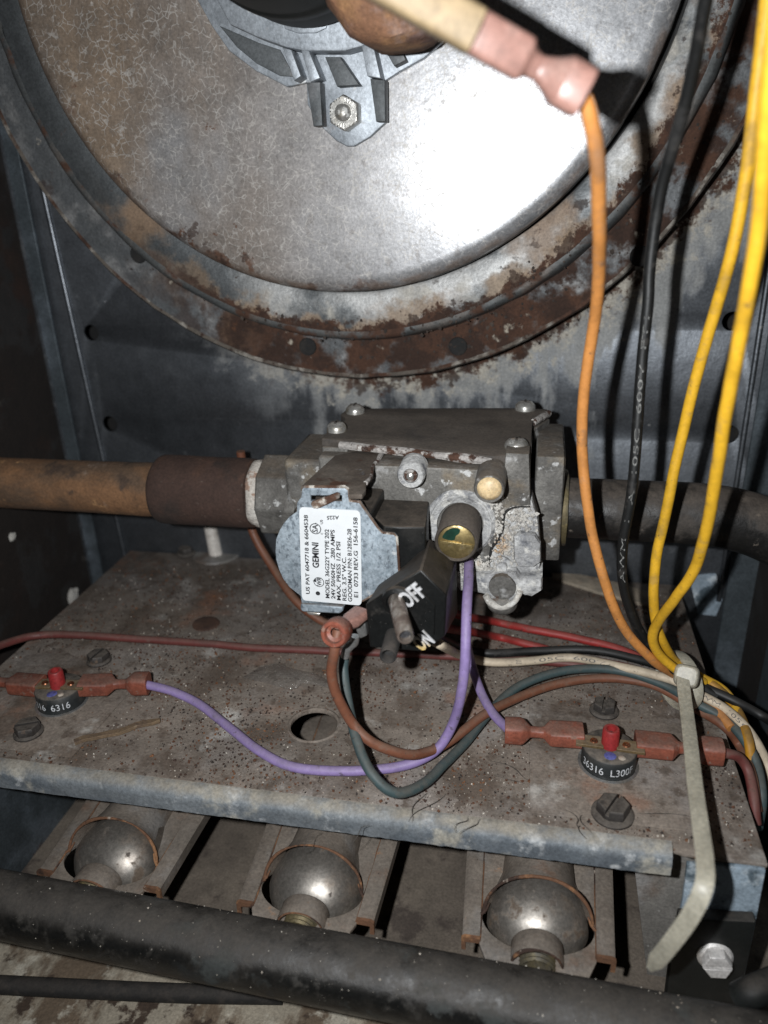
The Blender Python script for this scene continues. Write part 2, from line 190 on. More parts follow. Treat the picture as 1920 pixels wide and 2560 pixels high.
# ------------------------------------------------------------------ helpers: geometry (world metres)
ROOT = {}
def frame(n, up=V((0, 0, 1))):
    n = n.normalized(); u = up.cross(n)
    if u.length < 1e-4: u = V((1, 0, 0))
    u.normalize(); return u, n.cross(u), n
def crom(P, n=10):
    P = [V(p) for p in P]; Q = [P[0] * 2 - P[1]] + P + [P[-1] * 2 - P[-2]]; out = []
    for i in range(1, len(Q) - 2):
        a, b, c, d = Q[i - 1:i + 3]
        for k in range(n):
            t = k / n; out.append(.5 * (2 * b + (c - a) * t + (2 * a - 5 * b + 4 * c - d) * t * t + (3 * b - a - 3 * c + d) * t ** 3))
    out.append(P[-1]); return out
class MB:
    def __init__(s): s.v = []; s.f = []
    def add(s, vs, fs):
        o = len(s.v); s.v += [V(x) for x in vs]; s.f += [tuple(i + o for i in f) for f in fs]; return s
    def loft(s, rings, cap=True, closed=True):
        n = len(rings[0]); vs = [p for r in rings for p in r]; fs = []
        for i in range(len(rings) - 1):
            for j in range(n if closed else n - 1):
                k = (j + 1) % n; fs.append((i * n + j, i * n + k, (i + 1) * n + k, (i + 1) * n + j))
        if cap: fs.append(tuple(range(n))[::-1]); fs.append(tuple(range((len(rings) - 1) * n, len(rings) * n)))
        return s.add(vs, fs)
    def box(s, a, b):
        (x0, y0, z0), (x1, y1, z1) = a, b
        return s.loft([[V((x0, y0, z0)), V((x1, y0, z0)), V((x1, y1, z0)), V((x0, y1, z0))], [V((x0, y0, z1)), V((x1, y0, z1)), V((x1, y1, z1)), V((x0, y1, z1))]])
    def obox(s, a, b, wd, ht, up=V((0, 0, 1))):
        a, b = V(a), V(b); u, v, n = frame(b - a, up)
        return s.loft([[p + u * (sx * wd / 2) + v * (sy * ht / 2) for sx, sy in ((-1, -1), (1, -1), (1, 1), (-1, 1))] for p in (a, b)])
    def tube(s, P, r, seg=14, cap=True, bumpy=0):
        P = [V(p) for p in P]; rings = []; up = None
        for i, p in enumerate(P):
            d = (P[min(i + 1, len(P) - 1)] - P[max(i - 1, 0)]).normalized()
            if up is None: up = frame(d)[1]
            up = (up - d * up.dot(d)).normalized(); sd = d.cross(up); rr = r[i] if isinstance(r, (list, tuple)) else r
            if bumpy: rr *= 1 + bumpy * noise.noise(p * 90)
            rings.append([p + (up * math.cos(a) + sd * math.sin(a)) * rr for a in (2 * math.pi * k / seg for k in range(seg))])
        return s.loft(rings, cap)
    def lathe(s, prof, o, ax, seg=40, a0=0, a1=2 * math.pi, nz=0, up=V((0, 0, 1))):
        """prof: (radius, distance along ax)"""
        u, v, n = frame(V(ax), up); o = V(o); full = abs(a1 - a0 - 2 * math.pi) < 1e-6; m = seg if full else seg + 1; rings = []
        for r, h in prof:
            ring = []
            for k in range(m):
                a = a0 + (a1 - a0) * k / seg; p = o + n * h + (u * math.cos(a) + v * math.sin(a)) * r
                if nz: p += n * nz * noise.noise(p * 120) + (u * math.cos(a) + v * math.sin(a)) * nz * noise.noise(p * 150 + V((9, 4, 2)))
                ring.append(p)
            rings.append(ring)
        return s.loft(rings, False, full)
    def prism(s, pts, d):
        d = V(d); return s.loft([[V(p) for p in pts], [V(p) + d for p in pts]])
    def ball(s, c, rx, ry, rz, seg=20, rg=12, a0=-90, a1=90, M=None):
        c = V(c); rings = []
        for i in range(rg + 1):
            t = R(a0 + (a1 - a0) * i / rg); ring = []
            for k in range(seg):
                a = 2 * math.pi * k / seg; p = V((rx * math.cos(t) * math.cos(a), ry * math.cos(t) * math.sin(a), rz * math.sin(t)))
                ring.append(c + (M @ p if M else p))
            rings.append(ring)
        return s.loft(rings, False)
    def build(s, name, mat, parent=None, base=None, bevel=0, smooth=40, mod=None, seg=2, kind=None):
        if parent is None:
            if base is None:
                xs = [p.x for p in s.v]; ys = [p.y for p in s.v]; zs = [p.z for p in s.v]; base = V(((min(xs) + max(xs)) / 2, (min(ys) + max(ys)) / 2, min(zs)))
            Lc = V(base)
        else: Lc = ROOT[parent.name]
        me = bpy.data.meshes.new(name); me.from_pydata([p - Lc for p in s.v], [], s.f); me.validate()
        bm = bmesh.new(); bm.from_mesh(me); bmesh.ops.remove_doubles(bm, verts=bm.verts, dist=1e-6); bmesh.ops.recalc_face_normals(bm, faces=bm.faces); bm.to_mesh(me); bm.free()
        o = bpy.data.objects.new(name, me); COL.objects.link(o); me.materials.append(MATS[mat])
        for p in me.polygons: p.use_smooth = True
        me.set_sharp_from_angle(angle=R(smooth))
        if parent is None: o.location = Lc
        else: o.parent = parent
        ROOT[o.name] = Lc
        if bevel:
            m = o.modifiers.new('bevel', 'BEVEL'); m.width = bevel; m.segments = seg; m.limit_method = 'ANGLE'; m.angle_limit = R(35); m.harden_normals = False
        if kind: o['kind'] = kind
        return o
def thing(name, label, cat, base, group=None):
    o = bpy.data.objects.new(name, None); COL.objects.link(o); o.location = base; o.empty_display_size = .01
    o['label'] = label; o['category'] = cat
    if group: o['group'] = group
    ROOT[o.name] = V(base); return o
def tag(o, label, cat, group=None):
    o['label'] = label; o['category'] = cat
    if group: o['group'] = group
    return o
def _curve_mesh(c):
    o = bpy.data.objects.new('tmp', c); COL.objects.link(o); dg = bpy.context.evaluated_depsgraph_get(); dg.update()
    m = bpy.data.meshes.new_from_object(o.evaluated_get(dg)); vs = [v.co.copy() for v in m.vertices]; fs = [tuple(p.vertices) for p in m.polygons]
    bpy.data.objects.remove(o); bpy.data.meshes.remove(m); bpy.data.curves.remove(c); return vs, fs
def plate(loops, o, u, v, th, bev=0.):
    """sheet cut to outlines (2-d loops, inner ones are holes) in the plane o,u,v; thickness th along u x v"""
    K = 1000.
    c = bpy.data.curves.new('c', 'CURVE'); c.dimensions = '2D'; c.fill_mode = 'BOTH'; c.extrude = max(th / 2 - bev, 1e-6) * K; c.bevel_depth = bev * K; c.offset = -bev * K; c.bevel_resolution = 1
    for lp in loops:
        sp = c.splines.new('POLY'); sp.points.add(len(lp) - 1); sp.use_cyclic_u = True
        for q, p in zip(sp.points, lp): q.co = (p[0] * K, p[1] * K, 0, 1)
    vs, fs = _curve_mesh(c); o, u, v = V(o), V(u), V(v); n = u.cross(v); m = MB(); m.add([o + (u * p.x + v * p.y + n * p.z) / K for p in vs], fs); return m
def text(sx, ext=.1, off=0.):
    c = bpy.data.curves.new('t', 'FONT'); c.body = sx; c.extrude = ext; c.offset = off; c.resolution_u = 3
    vs, fs = _curve_mesh(c); return vs, fs
def text_on(mb, sx, o, u, v, length, height, ext=.00004, bold=0):
    """lettering: starts at o, runs along u for length, cap height along v"""
    vs, fs = text(sx, .5, bold); x0 = min(p.x for p in vs); x1 = max(p.x for p in vs); o, u, v = V(o), V(u).normalized(), V(v).normalized(); n = u.cross(v)
    mb.add([o + u * ((p.x - x0) / (x1 - x0) * length) + v * (p.y / .72 * height) + n * (p.z * 2 * ext) for p in vs], fs); return mb
def XZ(pxs, y): return [(q.x, q.z) for q in (U(*p, y=y) for p in pxs)]
def XYp(pxs, z): return [(q.x, q.y) for q in (U(*p, z=z) for p in pxs)]
def front_plate(pxs, y, th, bev=0, holes=()):
    """sheet standing in the plane y, its front face at y"""
    return plate([XZ(pxs, y)] + [XZ(h, y) for h in holes], (0, y + th / 2, 0), (1, 0, 0), (0, 0, 1), th, bev)
def rnd_poly(pts, r=.25, n=3):
    out = []; m = len(pts)
    for i in range(m):
        a, b, c = V(pts[i - 1]), V(pts[i]), V(pts[(i + 1) % m])
        for k in range(n + 1):
            t = k / n; p0 = b.lerp(a, r); p1 = b.lerp(c, r); q = p0.lerp(b, t).lerp(b.lerp(p1, t), t); out.append(tuple(q))
    return out
def circ(cx, cy, r, n=28): return [(cx + r * math.cos(2 * math.pi * k / n), cy + r * math.sin(2 * math.pi * k / n)) for k in range(n)]
def hexring(o, ax, r, rot=0, n=6):
    u, v, _ = frame(V(ax)); return [V(o) + (u * math.cos(a) + v * math.sin(a)) * r for a in (rot + 2 * math.pi * k / n for k in range(n))]
# ================================================================== THE SETTING
PY = .300; ST = 'structure'
sq = lambda a, b, c, d: [(a, c), (b, c), (b, d), (a, d)]
holes = [(228, 832, .0034), (275, 1060, .0036), (1830, 803, .0034), (1822, 1086, .0036), (345, 632, .0038)]
hl = []
for x, y, r in holes: q = U(x, y, y=PY); hl.append(circ(q.x, q.z, r))
bw = plate([sq(-.24, .13, -.08, .42)] + hl, (0, PY + .0006, 0), (1, 0, 0), (0, 0, 1), .0012, .0001).build('back_wall', 'galv_panel', base=(0, PY, 0), smooth=30, kind=ST)
MB().box((-.24, PY + .03, -.08), (.13, PY + .032, .42)).build('rear_wall', 'hole_dark', kind=ST)
# folded ridge and hemmed flange down the left and right of the back wall
def vline(a, b, y): return U(*a, y=y), U(*b, y=y)
for nm, a, b, y, r, mt in (('wall_ridge', (52, 226), (258, 1148), PY - .0004, .0011, 'galv_panel'), ('wall_ridge', (1909, 762), (1842, 1202), PY - .0004, .0011, 'galv_panel')):
    p, q = vline(a, b, y); e = (p - q); MB().tube([q - e * .8, q, p, p + e * .9], r, 10).build(nm, mt, parent=bw)
lx = U(180, 1143, y=PY).x
MB().box((lx - .0005, PY - .0035, -.07), (lx + .006, PY - .002, .40)).build('wall_flange', 'wall_steel', parent=bw, bevel=.0003)
pts = [V((lx - .0006, PY - .0036, -.07 + .0012 * k)) + V((.0006 * noise.noise(V((k * .35, 1, 0))), 0, 0)) for k in range(380)]
MB().tube(pts, .0008, 6).build('flange_edge', 'galv_panel', parent=bw)
front_plate([(1722, 1440), (1790, 1434), (1806, 1500), (1790, 1540), (1745, 1535)], PY - .0006, .0005).build('galvanised_patch', 'blue_galv', parent=bw)
rx = U(1842, 1202, y=PY).x + .0095
MB().box((rx - .0075, PY - .003, -.07), (rx + .004, PY - .0015, .40)).build('wall_flange', 'wall_steel', parent=bw, bevel=.0003)
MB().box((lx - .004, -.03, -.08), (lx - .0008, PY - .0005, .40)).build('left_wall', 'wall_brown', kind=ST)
MB().box((rx + .003, .08, -.08), (rx + .006, PY - .0005, .40)).build('right_wall', 'wall_brown', kind=ST)
MB().box((rx - .0005, .15, -.08), (rx + .0025, PY - .04, .012)).build('right_wall_liner', 'wall_steel', kind=ST)
MB().box((-.24, -.05, -.084), (.13, .34, -.080)).build('floor', 'floor_pan', kind=ST)
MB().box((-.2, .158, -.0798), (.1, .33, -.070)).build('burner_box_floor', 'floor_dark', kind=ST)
# ================================================================== BLOWER
BC = V((-.067, .258, .2285)); bl = thing('vent_blower', 'round galvanised vent blower housing with rust stained flange on the back wall', 'blower', (BC.x, PY, BC.z))
yax = (0, -1, 0)
def ring(prof, name, mat, nz=0., par=bl, seg=120): return MB().lathe([(r, BC.y - y) for r, y in prof], BC, yax, seg, nz=nz).build(name, mat, parent=par, smooth=50)
disc = ring([(.0005, .258), (.03, .258), (.06, .258), (.09, .2582), (.0985, .2585)] + [(.0990 + .0052 * math.sin(a), .2635 - .0050 * math.cos(a)) for a in (R(t) for t in range(10, 91, 10))] + [(.1042, .2660)], 'cover_disc', 'galv_disc')
ring([(.1041, .2655), (.1047, .2668), (.1047, .2790)], 'disc_hem', 'dark_bead', .0001)
ring([(.1046, .2788), (.1125, .2788)], 'groove', 'hole_dark')
seg = 120; pr = []
for k in range(seg):   # ring plate, its inner cut edge lies off centre
    a = 2 * math.pi * k / seg; c_, s_ = math.cos(a), math.sin(a); ri = .1054 + .0040 * max(0, (1 + s_ * 1.15)) ** 1.0 * .62 + .0003 * noise.noise(V((c_ * 6, s_ * 6, 3)))
    pr.append([BC + V((r * c_, y - BC.y + .0002 * noise.noise(V((c_ * r * 200, s_ * r * 200, 1))), r * s_)) for r, y in ((ri, .2788), (ri, .2724), (ri + .0008, .2718), (.1150, .2720), (.1195, .2728))])
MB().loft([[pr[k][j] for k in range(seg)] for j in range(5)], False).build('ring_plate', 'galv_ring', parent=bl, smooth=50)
ring([(.1192, .2728), (.1206, .2726), (.1216, .2730), (.1224, .2742), (.1228, .2765), (.1240, .281)], 'step_bead', 'dark_bead', .0006)
fn = ring([(.1235, .2802), (.130, .2800), (.1368, .2802)], 'flange', 'rust_flange', .0004)
ring([(.1366, .2802), (.1378, .2798), (.1386, .281), (.1388, .2995)], 'flange_edge', 'rim_crust', .0006)
for px, py in ((348, 635), (770, 866), (1145, 865), (1600, 640)):
    q = U(px, py, y=.2796); MB().lathe([(.0001, 0), (.0030, 0), (.0034, .0004)], (q.x, .2795, q.z), yax, 20).build('flange_hole', 'hole_dark', parent=bl)
# rust lace on the flange and wall below it: thin scale flakes
mb = MB()
for k in range(420):
    a = R(rnd.gauss(-68, 26)); rr = rnd.choice((.1195, .1250, .1300, .1420)) + rnd.gauss(0, .0022); p = V((BC.x + rr * math.cos(a), .2797 if rr > .1235 else .2722, BC.z + rr * math.sin(a)))
    if rr > .1355 and rr < .1392: continue
    if rr > .1388: p.y = PY - .0002
    s = .0002 + .0007 * rnd.random() ** 2; n = rnd.randint(4, 6); b0 = rnd.random() * 6
    ring_ = [p + V((s * math.cos(b0 + 6.283 * i / n) * rnd.uniform(.5, 1.3), -rnd.uniform(.0002, .0007), s * math.sin(b0 + 6.283 * i / n) * rnd.uniform(.5, 1.3))) for i in range(n)]
    mb.add(ring_ + [p], [tuple(range(n))] + [(i, (i + 1) % n, n) for i in range(n)])
mb.build('rust_scale', 'flake_dark', parent=bl, kind='stuff')
# cast mounting bracket in front of the disc
br = thing('motor_bracket', 'cast zinc motor mount bracket with ribbed lug bolted to the blower disc', 'bracket', U(865, 368, y=.257))
out = [(470, -40), (529, 65), (572, 127), (640, 178), (717, 217), (742, 212), (766, 206), (768, 262), (804, 318), (840, 352), (866, 366), (884, 366), (925, 342), (963, 307), (961, 203), (1000, 178), (1060, 145), (1105, 105), (1150, 40), (1170, -40)]
front_plate(out, .2550, .0028, .0005).build('base_plate', 'cast_zinc', parent=br)
inn = [(520, -40), (575, 62), (640, 92), (712, 118), (760, 128), (862, 128), (905, 116), (930, 104), (1000, 70), (1040, -40)]
mk('zinc_shaded', (.10, .108, .112), .6, .45, [((.17, .175, .18), 90, .5, .66), ((.13, .10, .08), 60, .56, .68, {'m': 0})], bump=[(300, .3, .0006)])  # darker copy of the cast zinc, shade of angled faces put into its colour
front_plate([(548, 64), (585, 80), (650, 108), (700, 124), (736, 192), (700, 190), (640, 158), (592, 118)], .2545, .0012, .0003).build('recess_shade', 'zinc_shaded', parent=br)  # flat patch painted with the shade of the recess
front_plate(inn, .2475, .0078, .0008).build('raised_ring', 'cast_zinc', parent=br)
front_plate([(700, 40), (712, 72), (745, 83), (790, 82), (815, 70), (822, 40), (815, -40), (690, -40)], .2468, .0012, .0003).build('pad', 'cast_zinc', parent=br)
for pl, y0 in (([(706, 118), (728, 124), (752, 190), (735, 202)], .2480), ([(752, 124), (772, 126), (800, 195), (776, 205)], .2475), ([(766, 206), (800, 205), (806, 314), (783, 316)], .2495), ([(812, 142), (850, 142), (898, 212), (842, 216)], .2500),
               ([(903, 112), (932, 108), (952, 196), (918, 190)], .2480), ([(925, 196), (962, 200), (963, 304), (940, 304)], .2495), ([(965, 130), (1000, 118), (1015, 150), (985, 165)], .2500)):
    front_plate(pl, y0, .2552 - y0, .0004).build('rib', 'zinc_shaded' if y0 > .2494 else 'cast_zinc', parent=br)  # lower ribs carry the painted shade too
q = U(868, 285, y=.2546)
nt = MB(); nt.loft([hexring((q.x, y, q.z), (0, 1, 0), r, R(30)) for y, r in ((.2555, .0050), (.2505, .0050), (.2500, .0046))]).build('hex_nut', 'screw_steel', parent=br, bevel=.0002)
sm = MB()
for k in range(26):
    a = 6.283 * k / 26; d = V((math.cos(a), 0, math.sin(a))); sm.obox(q * 1 + V((0, -.0049, 0)) + d * .0026, q + V((0, -.0049, 0)) + d * .0042, .00055, .0007, V((0, 1, 0)))
sm.build('serration', 'screw_steel', parent=br)
MB().lathe([(.0024, 0), (.0024, .0012), (.0019, .0022), (.0010, .0026), (.0001, .0027)], (q.x, .2500, q.z), yax, 20).build('stud', 'screw_steel', parent=br)
# motor and rusty boss above
mo = thing('blower_motor', 'black round blower motor body hanging over the bracket', 'motor', (BC.x, .2, BC.z - .043))
MB().lathe([(.0001, .060), (.024, .060), (.0285, .0575), (.0298, .053), (.0298, .018), (.022, .012)], (BC.x, .258, BC.z), yax, 64).build('motor_shell', 'motor_black', parent=mo)
MB().lathe([(.0296, .030), (.0304, .031), (.0304, .036), (.0296, .037)], (BC.x, .258, BC.z), yax, 64).build('shell_band', 'motor_black', parent=mo)
q = U(985, -92, y=.222)
o = MB().lathe([(.0001, .024), (.012, .024), (.0165, .022), (.0185, .0175), (.0185, .004), (.0165, .0), (.0001, 0)], (q.x, .236, q.z), yax, 40, nz=.0012).build('rusty_boss', 'rust_block', base=(q.x, .224, q.z - .018)); tag(o, 'rust covered rounded metal boss beside the black motor', 'boss')
# ================================================================== BURNER SHELF
SX0, SX1, SY0, SY1 = -.1887, .0615, .1575, .2985
sf = thing('burner_shelf', 'dusty sheet metal burner box top with rolled front lip and round hole', 'shelf', (-.06, .22, -.07))
hc = U(785, 1812, z=0)
rag = [(SX0, SY0), (.0395, SY0), (.0395, .1545)] + [(.0395 + .022 * k / 8, .1538 + .0004 * noise.noise(V((k, 3, 0)))) for k in range(1, 8)] + [(SX1, .1538), (SX1, SY1), (SX0, SY1 + .0)]
plate([rag, circ(hc.x, hc.y, .0075, 36)], (0, 0, -.0006), (1, 0, 0), (0, 1, 0), .0012, .0001).build('top_plate', 'shelf_metal', parent=sf, smooth=30)
MB().lathe([(.0075, -.0002), (.0081, .0003), (.0087, 0)], (hc.x, hc.y, 0), (0, 0, 1), 36).build('hole_rim', 'shelf_metal', parent=sf)
# lip: bend radius then short drop
prof = [(SY0 + .002, .0), (SY0, -.0001)] + [(SY0 - .0042 * math.sin(R(a)), -.0042 + .0042 * math.cos(R(a))) for a in range(10, 91, 10)] + [(SY0 - .0042, -.0062), (SY0 - .0042, -.0078)]
n = 150; rings = []
for k in range(n + 1):
    x = SX0 + (.0394 - SX0) * k / n; wob = .00012 * noise.noise(V((x * 120, 5, 1))); bt = .00035 * noise.noise(V((x * 420, 2, 8)))
    rr = [V((x, y + wob, z + (bt if i >= len(prof) - 1 else 0))) for i, (y, z) in enumerate(prof)]; rr += [p + V((0, .0011, 0)) for p in rr[::-1] if p.z < -.003]; rings.append(rr)
MB().loft(rings).build('front_lip', 'lip_metal', parent=sf, smooth=60)
MB().box((SX1 - .0012, .1545, -.070), (SX1, SY1, -.0014)).build('side_panel', 'grey_plate', parent=sf)
MB().box((-.1790, .150, -.070), (-.1775, SY1, -.0014)).build('side_panel', 'wall_steel', parent=sf)
# the two switch mounting patches, a plate thickness proud
pa = XYp([(1323, 1752), (1325, 2030), (1752, 2080), (1714, 1800)], .0006)
plate([pa], (0, 0, .0003), (1, 0, 0), (0, 1, 0), .0006, .0002).build('switch_patch', 'shelf_metal', parent=sf)
pa = XYp([(330, 1722), (178, 1893), (-150, 1850), (60, 1640), (150, 1620)], .0006)
plate([pa], (0, 0, .0003), (1, 0, 0), (0, 1, 0), .0006, .0002).build('switch_patch', 'shelf_metal', parent=sf)
q = U(515, 1560, z=0); MB().lathe([(.0001, .0006), (.0040, .0007), (.0052, .0004), (.0056, -.0002)], (q.x, q.y, 0), (0, 0, 1), 26, nz=.0004).build('knockout_plug', 'rust_coupling', parent=sf)
mk('beige_flange', (.30, .25, .19), .85, 0, [((.40, .35, .28), 60, .5, .62), ((.16, .09, .05), 90, .56, .66), ((.22, .19, .15), 40, .5, .62)], bump=[(300, .4, .0006)])
plate([XYp([(1380, 1424), (1500, 1446), (1642, 1486), (1642, 1520), (1500, 1482), (1380, 1444)], .0012)], (0, 0, .0008), (1, 0, 0), (0, 1, 0), .0014, .0002).build('rear_strip', 'beige_flange', parent=sf)
def hex_screw(p, par, r=.0040, h=.0036, wr=.0053, mat='bolt_dark', slot=0., ax=V((0, 0, 1)), name='hex_screw'):
    u, v, nn = frame(ax); p = V(p); c, s = math.cos(slot), math.sin(slot); a = u * c + v * s; b = nn.cross(a)
    m = MB(); m.lathe([(.0001, 0), (wr, 0), (wr, .0005), (wr * .86, .0011), (.0001, .0011)], p, nn, 30); wsh = m.build(name, mat, parent=par)
    hd = MB()
    for sg in (-1, 1):   # two halves of the hexagon beside the slot
        pts = [a * (r * math.cos(t)) + b * (r * math.sin(t)) for t in (R(60 * k) for k in range(6))]
        half = [q for q in pts if q.dot(b) * sg > -1e-9 and abs(q.dot(b)) > 1e-7]; g = .00055
        poly = [a * r * .93 + b * sg * g, *sorted(half, key=lambda q: -q.dot(a)), a * -r * .93 + b * sg * g]
        hd.loft([[p + q + nn * .001 for q in poly], [p + q + nn * (h * .86) for q in poly], [p + q * .9 + b * sg * g * .1 + nn * h for q in poly]])
    hd.box(p - V((.0001,) * 3), p + V((.0001,) * 3))
    poly = [a * r * .9 + b * .0006, a * r * .9 - b * .0006, a * -r * .9 - b * .0006, a * -r * .9 + b * .0006]; hd.loft([[p + q + nn * .001 for q in poly], [p + q + nn * (h * .6) for q in poly]])
    hd.build('screw_head', mat, parent=wsh, bevel=.00025)
    return wsh
hex_screw(U(1510, 1778, z=.0008), sf, .0037, .0036, .0046, slot=R(80)); hex_screw(U(1531, 2035, z=.0008), sf, .0044, .0040, .0056, slot=R(62))
hex_screw(U(248, 1652, z=.0008), sf, .0040, .0034, .0044, slot=R(80)); hex_screw(U(72, 1832, z=.0008), sf, .0042, .0036, .0046, slot=R(25))
hex_screw(U(466, 1384, z=.0004), sf, .0036, .0034, .0046, slot=R(40))
# ================================================================== BURNERS, ORIFICES, MANIFOLD
MZ = -.030; MR = .0089
MYF = lambda x: .1277 - .029 * x
def burner(cx, label, wob, who):
    Y0 = .1385; base = V((cx, Y0, MZ - .012)); b = thing('gas_burner', label, 'burner', base, 'stamped burners under the shelf')
    def T(x, y, z): return V((cx + x * (1 + 2.6 * max(0, y)), Y0 + y, MZ + z + .00025 * noise.noise(V((x * 90, y * 90, wob)))))
    hole = [(.0146 * math.cos(t), .0128 + .0092 * math.sin(t)) for t in (2 * math.pi * k / 36 for k in range(36))]
    outl = [(-.0150, .0), (.0150, .0), (.0152, .12), (-.0152, .12)]
    def bend(m):
        m.v = [V((cx + (p.x - cx) * (1 + 2.6 * max(0, p.y - Y0)), p.y, p.z)) for p in m.v]; return m
    bend(plate([[(-.0128, -.0012), (.0128, -.0012), (.0150, .0040), (.0150, .12), (-.0150, .12), (-.0150, .0040)], hole], (cx, Y0, MZ), (1, 0, 0), (0, 1, 0), .0012, .0002)).build('flange_plate', 'burner_steel', parent=b)
    for sg in (-1, 1):   # flat raised hems along both sides with raw rusty front ends
        prof = [(.0146, .0002), (.0150, .0013), (.0188, .0013), (.0196, .0007), (.0196, -.0030), (.0188, -.0030), (.0188, .0002)]
        MB().loft([[T(sg * x, y, z) for x, z in prof] for y in (.0052, .02, .04, .06, .12)]).build('side_hem', 'burner_steel', parent=b, smooth=50)
        prof2 = [(.0144, -.0002), (.0149, .0015), (.0189, .0015), (.0198, .0008), (.0198, -.0034), (.0186, -.0034), (.0187, -.0004)]
        MB().loft([[T(sg * x + .0002 * noise.noise(V((i * 5., y * 900, wob + sg))), y, z) for i, (x, z) in enumerate(prof2)] for y in (.0047, .0056)]).build('hem_end', 'burner_edge', parent=b)
        MB().tube([T(sg * .0148, .0055 + .0022 * k, .0008) + V((.0002 * noise.noise(V((k * 1.7, wob, sg))), 0, 0)) for k in range(40)], .00022, 6, bumpy=.9).build('seam', 'burner_edge', parent=b)
    # channel of the venturi behind the opening, flaring to a raw arched mouth
    rings = []
    for i, (y, w_, h_) in enumerate(((.0178, .0142, .0118), (.0186, .0128, .0116), (.0205, .0110, .0112), (.025, .0098, .0104), (.034, .0092, .0096), (.06, .0088, .009), (.12, .0088, .009))):
        rings.append([T(w_ * math.cos(a), y - (.0042 * (1 - math.sin(a)) ** 1.2 if i == 0 else .0022 * (1 - math.sin(a)) if i == 1 else 0), .0006 + h_ * math.sin(a)) for a in (math.pi * k / 22 for k in range(23))])
    MB().loft(rings, False, False).build('venturi_tube', 'burner_steel', parent=b, smooth=60)
    MB().tube(rings[0], .00042, 8, bumpy=.8).build('tube_mouth', 'burner_edge', parent=b)
    # polished bell mouth in the opening
    rings = []
    for y, w_, h_ in ((.0052, .0040, -.0035), (.0056, .0060, -.0015), (.0068, .0080, .0012), (.0085, .0100, .0038), (.0104, .0115, .0052), (.0125, .0127, .0064), (.0147, .0134, .0073), (.0170, .0133, .0079), (.020, .0126, .0082), (.024, .0115, .0082), (.030, .0095, .008)):
        rings.append([T(w_ * math.cos(a), y, -.0045 + (h_ + .0045) * math.sin(a) ** .8) for a in (math.pi * k / 28 for k in range(29))])
    MB().loft(rings, False, False).build('bell_mouth', 'venturi_steel', parent=b, smooth=80)
    for sg in (-1, 1):   # pinched corner where bell and mouth meet
        MB().tube([T(sg * .0158, .0128, .0008), T(sg * .0146, .0130, .0010), T(sg * .0136, .0140, .0016), T(sg * .0128, .0152, .0030)], [.0002, .00042, .0004, .0002], 8).build('pinched_corner', 'burner_edge', parent=b)
    # collar over the orifice
    rings = [[T(r * math.cos(a), y, -.0006 + r * .96 * math.sin(a)) for a in (math.pi * k / 18 for k in range(19))] for y, r in ((.0008, .0069), (.0020, .0070), (.0066, .0068), (.0072, .0064), (.0072, .0058), (.0010, .0060))]
    MB().loft(rings, False, False).build('collar', 'burner_steel', parent=b, smooth=50)
    MB().tube([T(.0065 * math.cos(a), .0008, -.0006 + .0063 * math.sin(a)) for a in (math.pi * k / 18 for k in range(19))], .0004, 8, bumpy=.8).build('collar_edge', 'burner_edge', parent=b)
    MB().loft([[T(.0150 * math.cos(a), y, -.0012 - .011 * abs(math.sin(a))) for a in (math.pi * (1 + k / 12) for k in range(13))] for y in (.034, .12)], False, False).build('lower_shell', 'burner_steel', parent=b)
    f = thing('brass_orifice', 'brass orifice fitting seated in ' + {1: 'the rusty collar of the burner below the long purple wire', 2: 'the burner collar below the round shelf hole', 3: 'the burner collar next to the grey baffle'}[wob], 'orifice', V((cx, Y0 - .005, MZ)), 'brass orifices')
    MB().loft([hexring(V((cx, y, MZ)), V((0, 1, 0)), .0046, R(20)) for y in (MYF(cx) + .004, Y0 - .0008)]).build('hex_body', 'brass_dull', parent=f, bevel=.0003)
    MB().lathe([(.0044, -.0035)] + [(.0048 if k % 2 else .0043, -.0032 + .0006 * k) for k in range(9)] + [(.0030, .0023), (.0012, .0026), (.0001, .0020)], V((cx, Y0 + .0022, MZ)), V((0, 1, 0)), 26).build('threaded_nose', 'brass_dull', parent=f)
    return b
burner(-.1210, 'stamped steel burner with rusty collar below the switch fed by the long purple wire', 1, 'rusty collared')
burner(-.0572, 'stamped steel burner below the round hole in the shelf', 2, 'burner box hole')
burner(.0070, 'stamped steel burner below the switch marked L300F beside the grey baffle', 3, 'baffle side')
mp = MB()
pts = [V((x, MYF(x) + dy, MZ + dz)) for x, dy, dz in ((-.32, 0, 0), (-.10, 0, 0), (.045, 0, 0), (.075, 0, 0), (.095, .002, -.003), (.108, .006, -.010), (.112, .012, -.022), (.112, .012, -.048))]
mf = mp.tube(crom(pts, 14), MR, 48).build('gas_manifold', 'black_pipe', base=(-.05, MYF(-.05), MZ - MR), smooth=60); tag(mf, 'dusty black gas manifold pipe running in front of the burners', 'pipe')
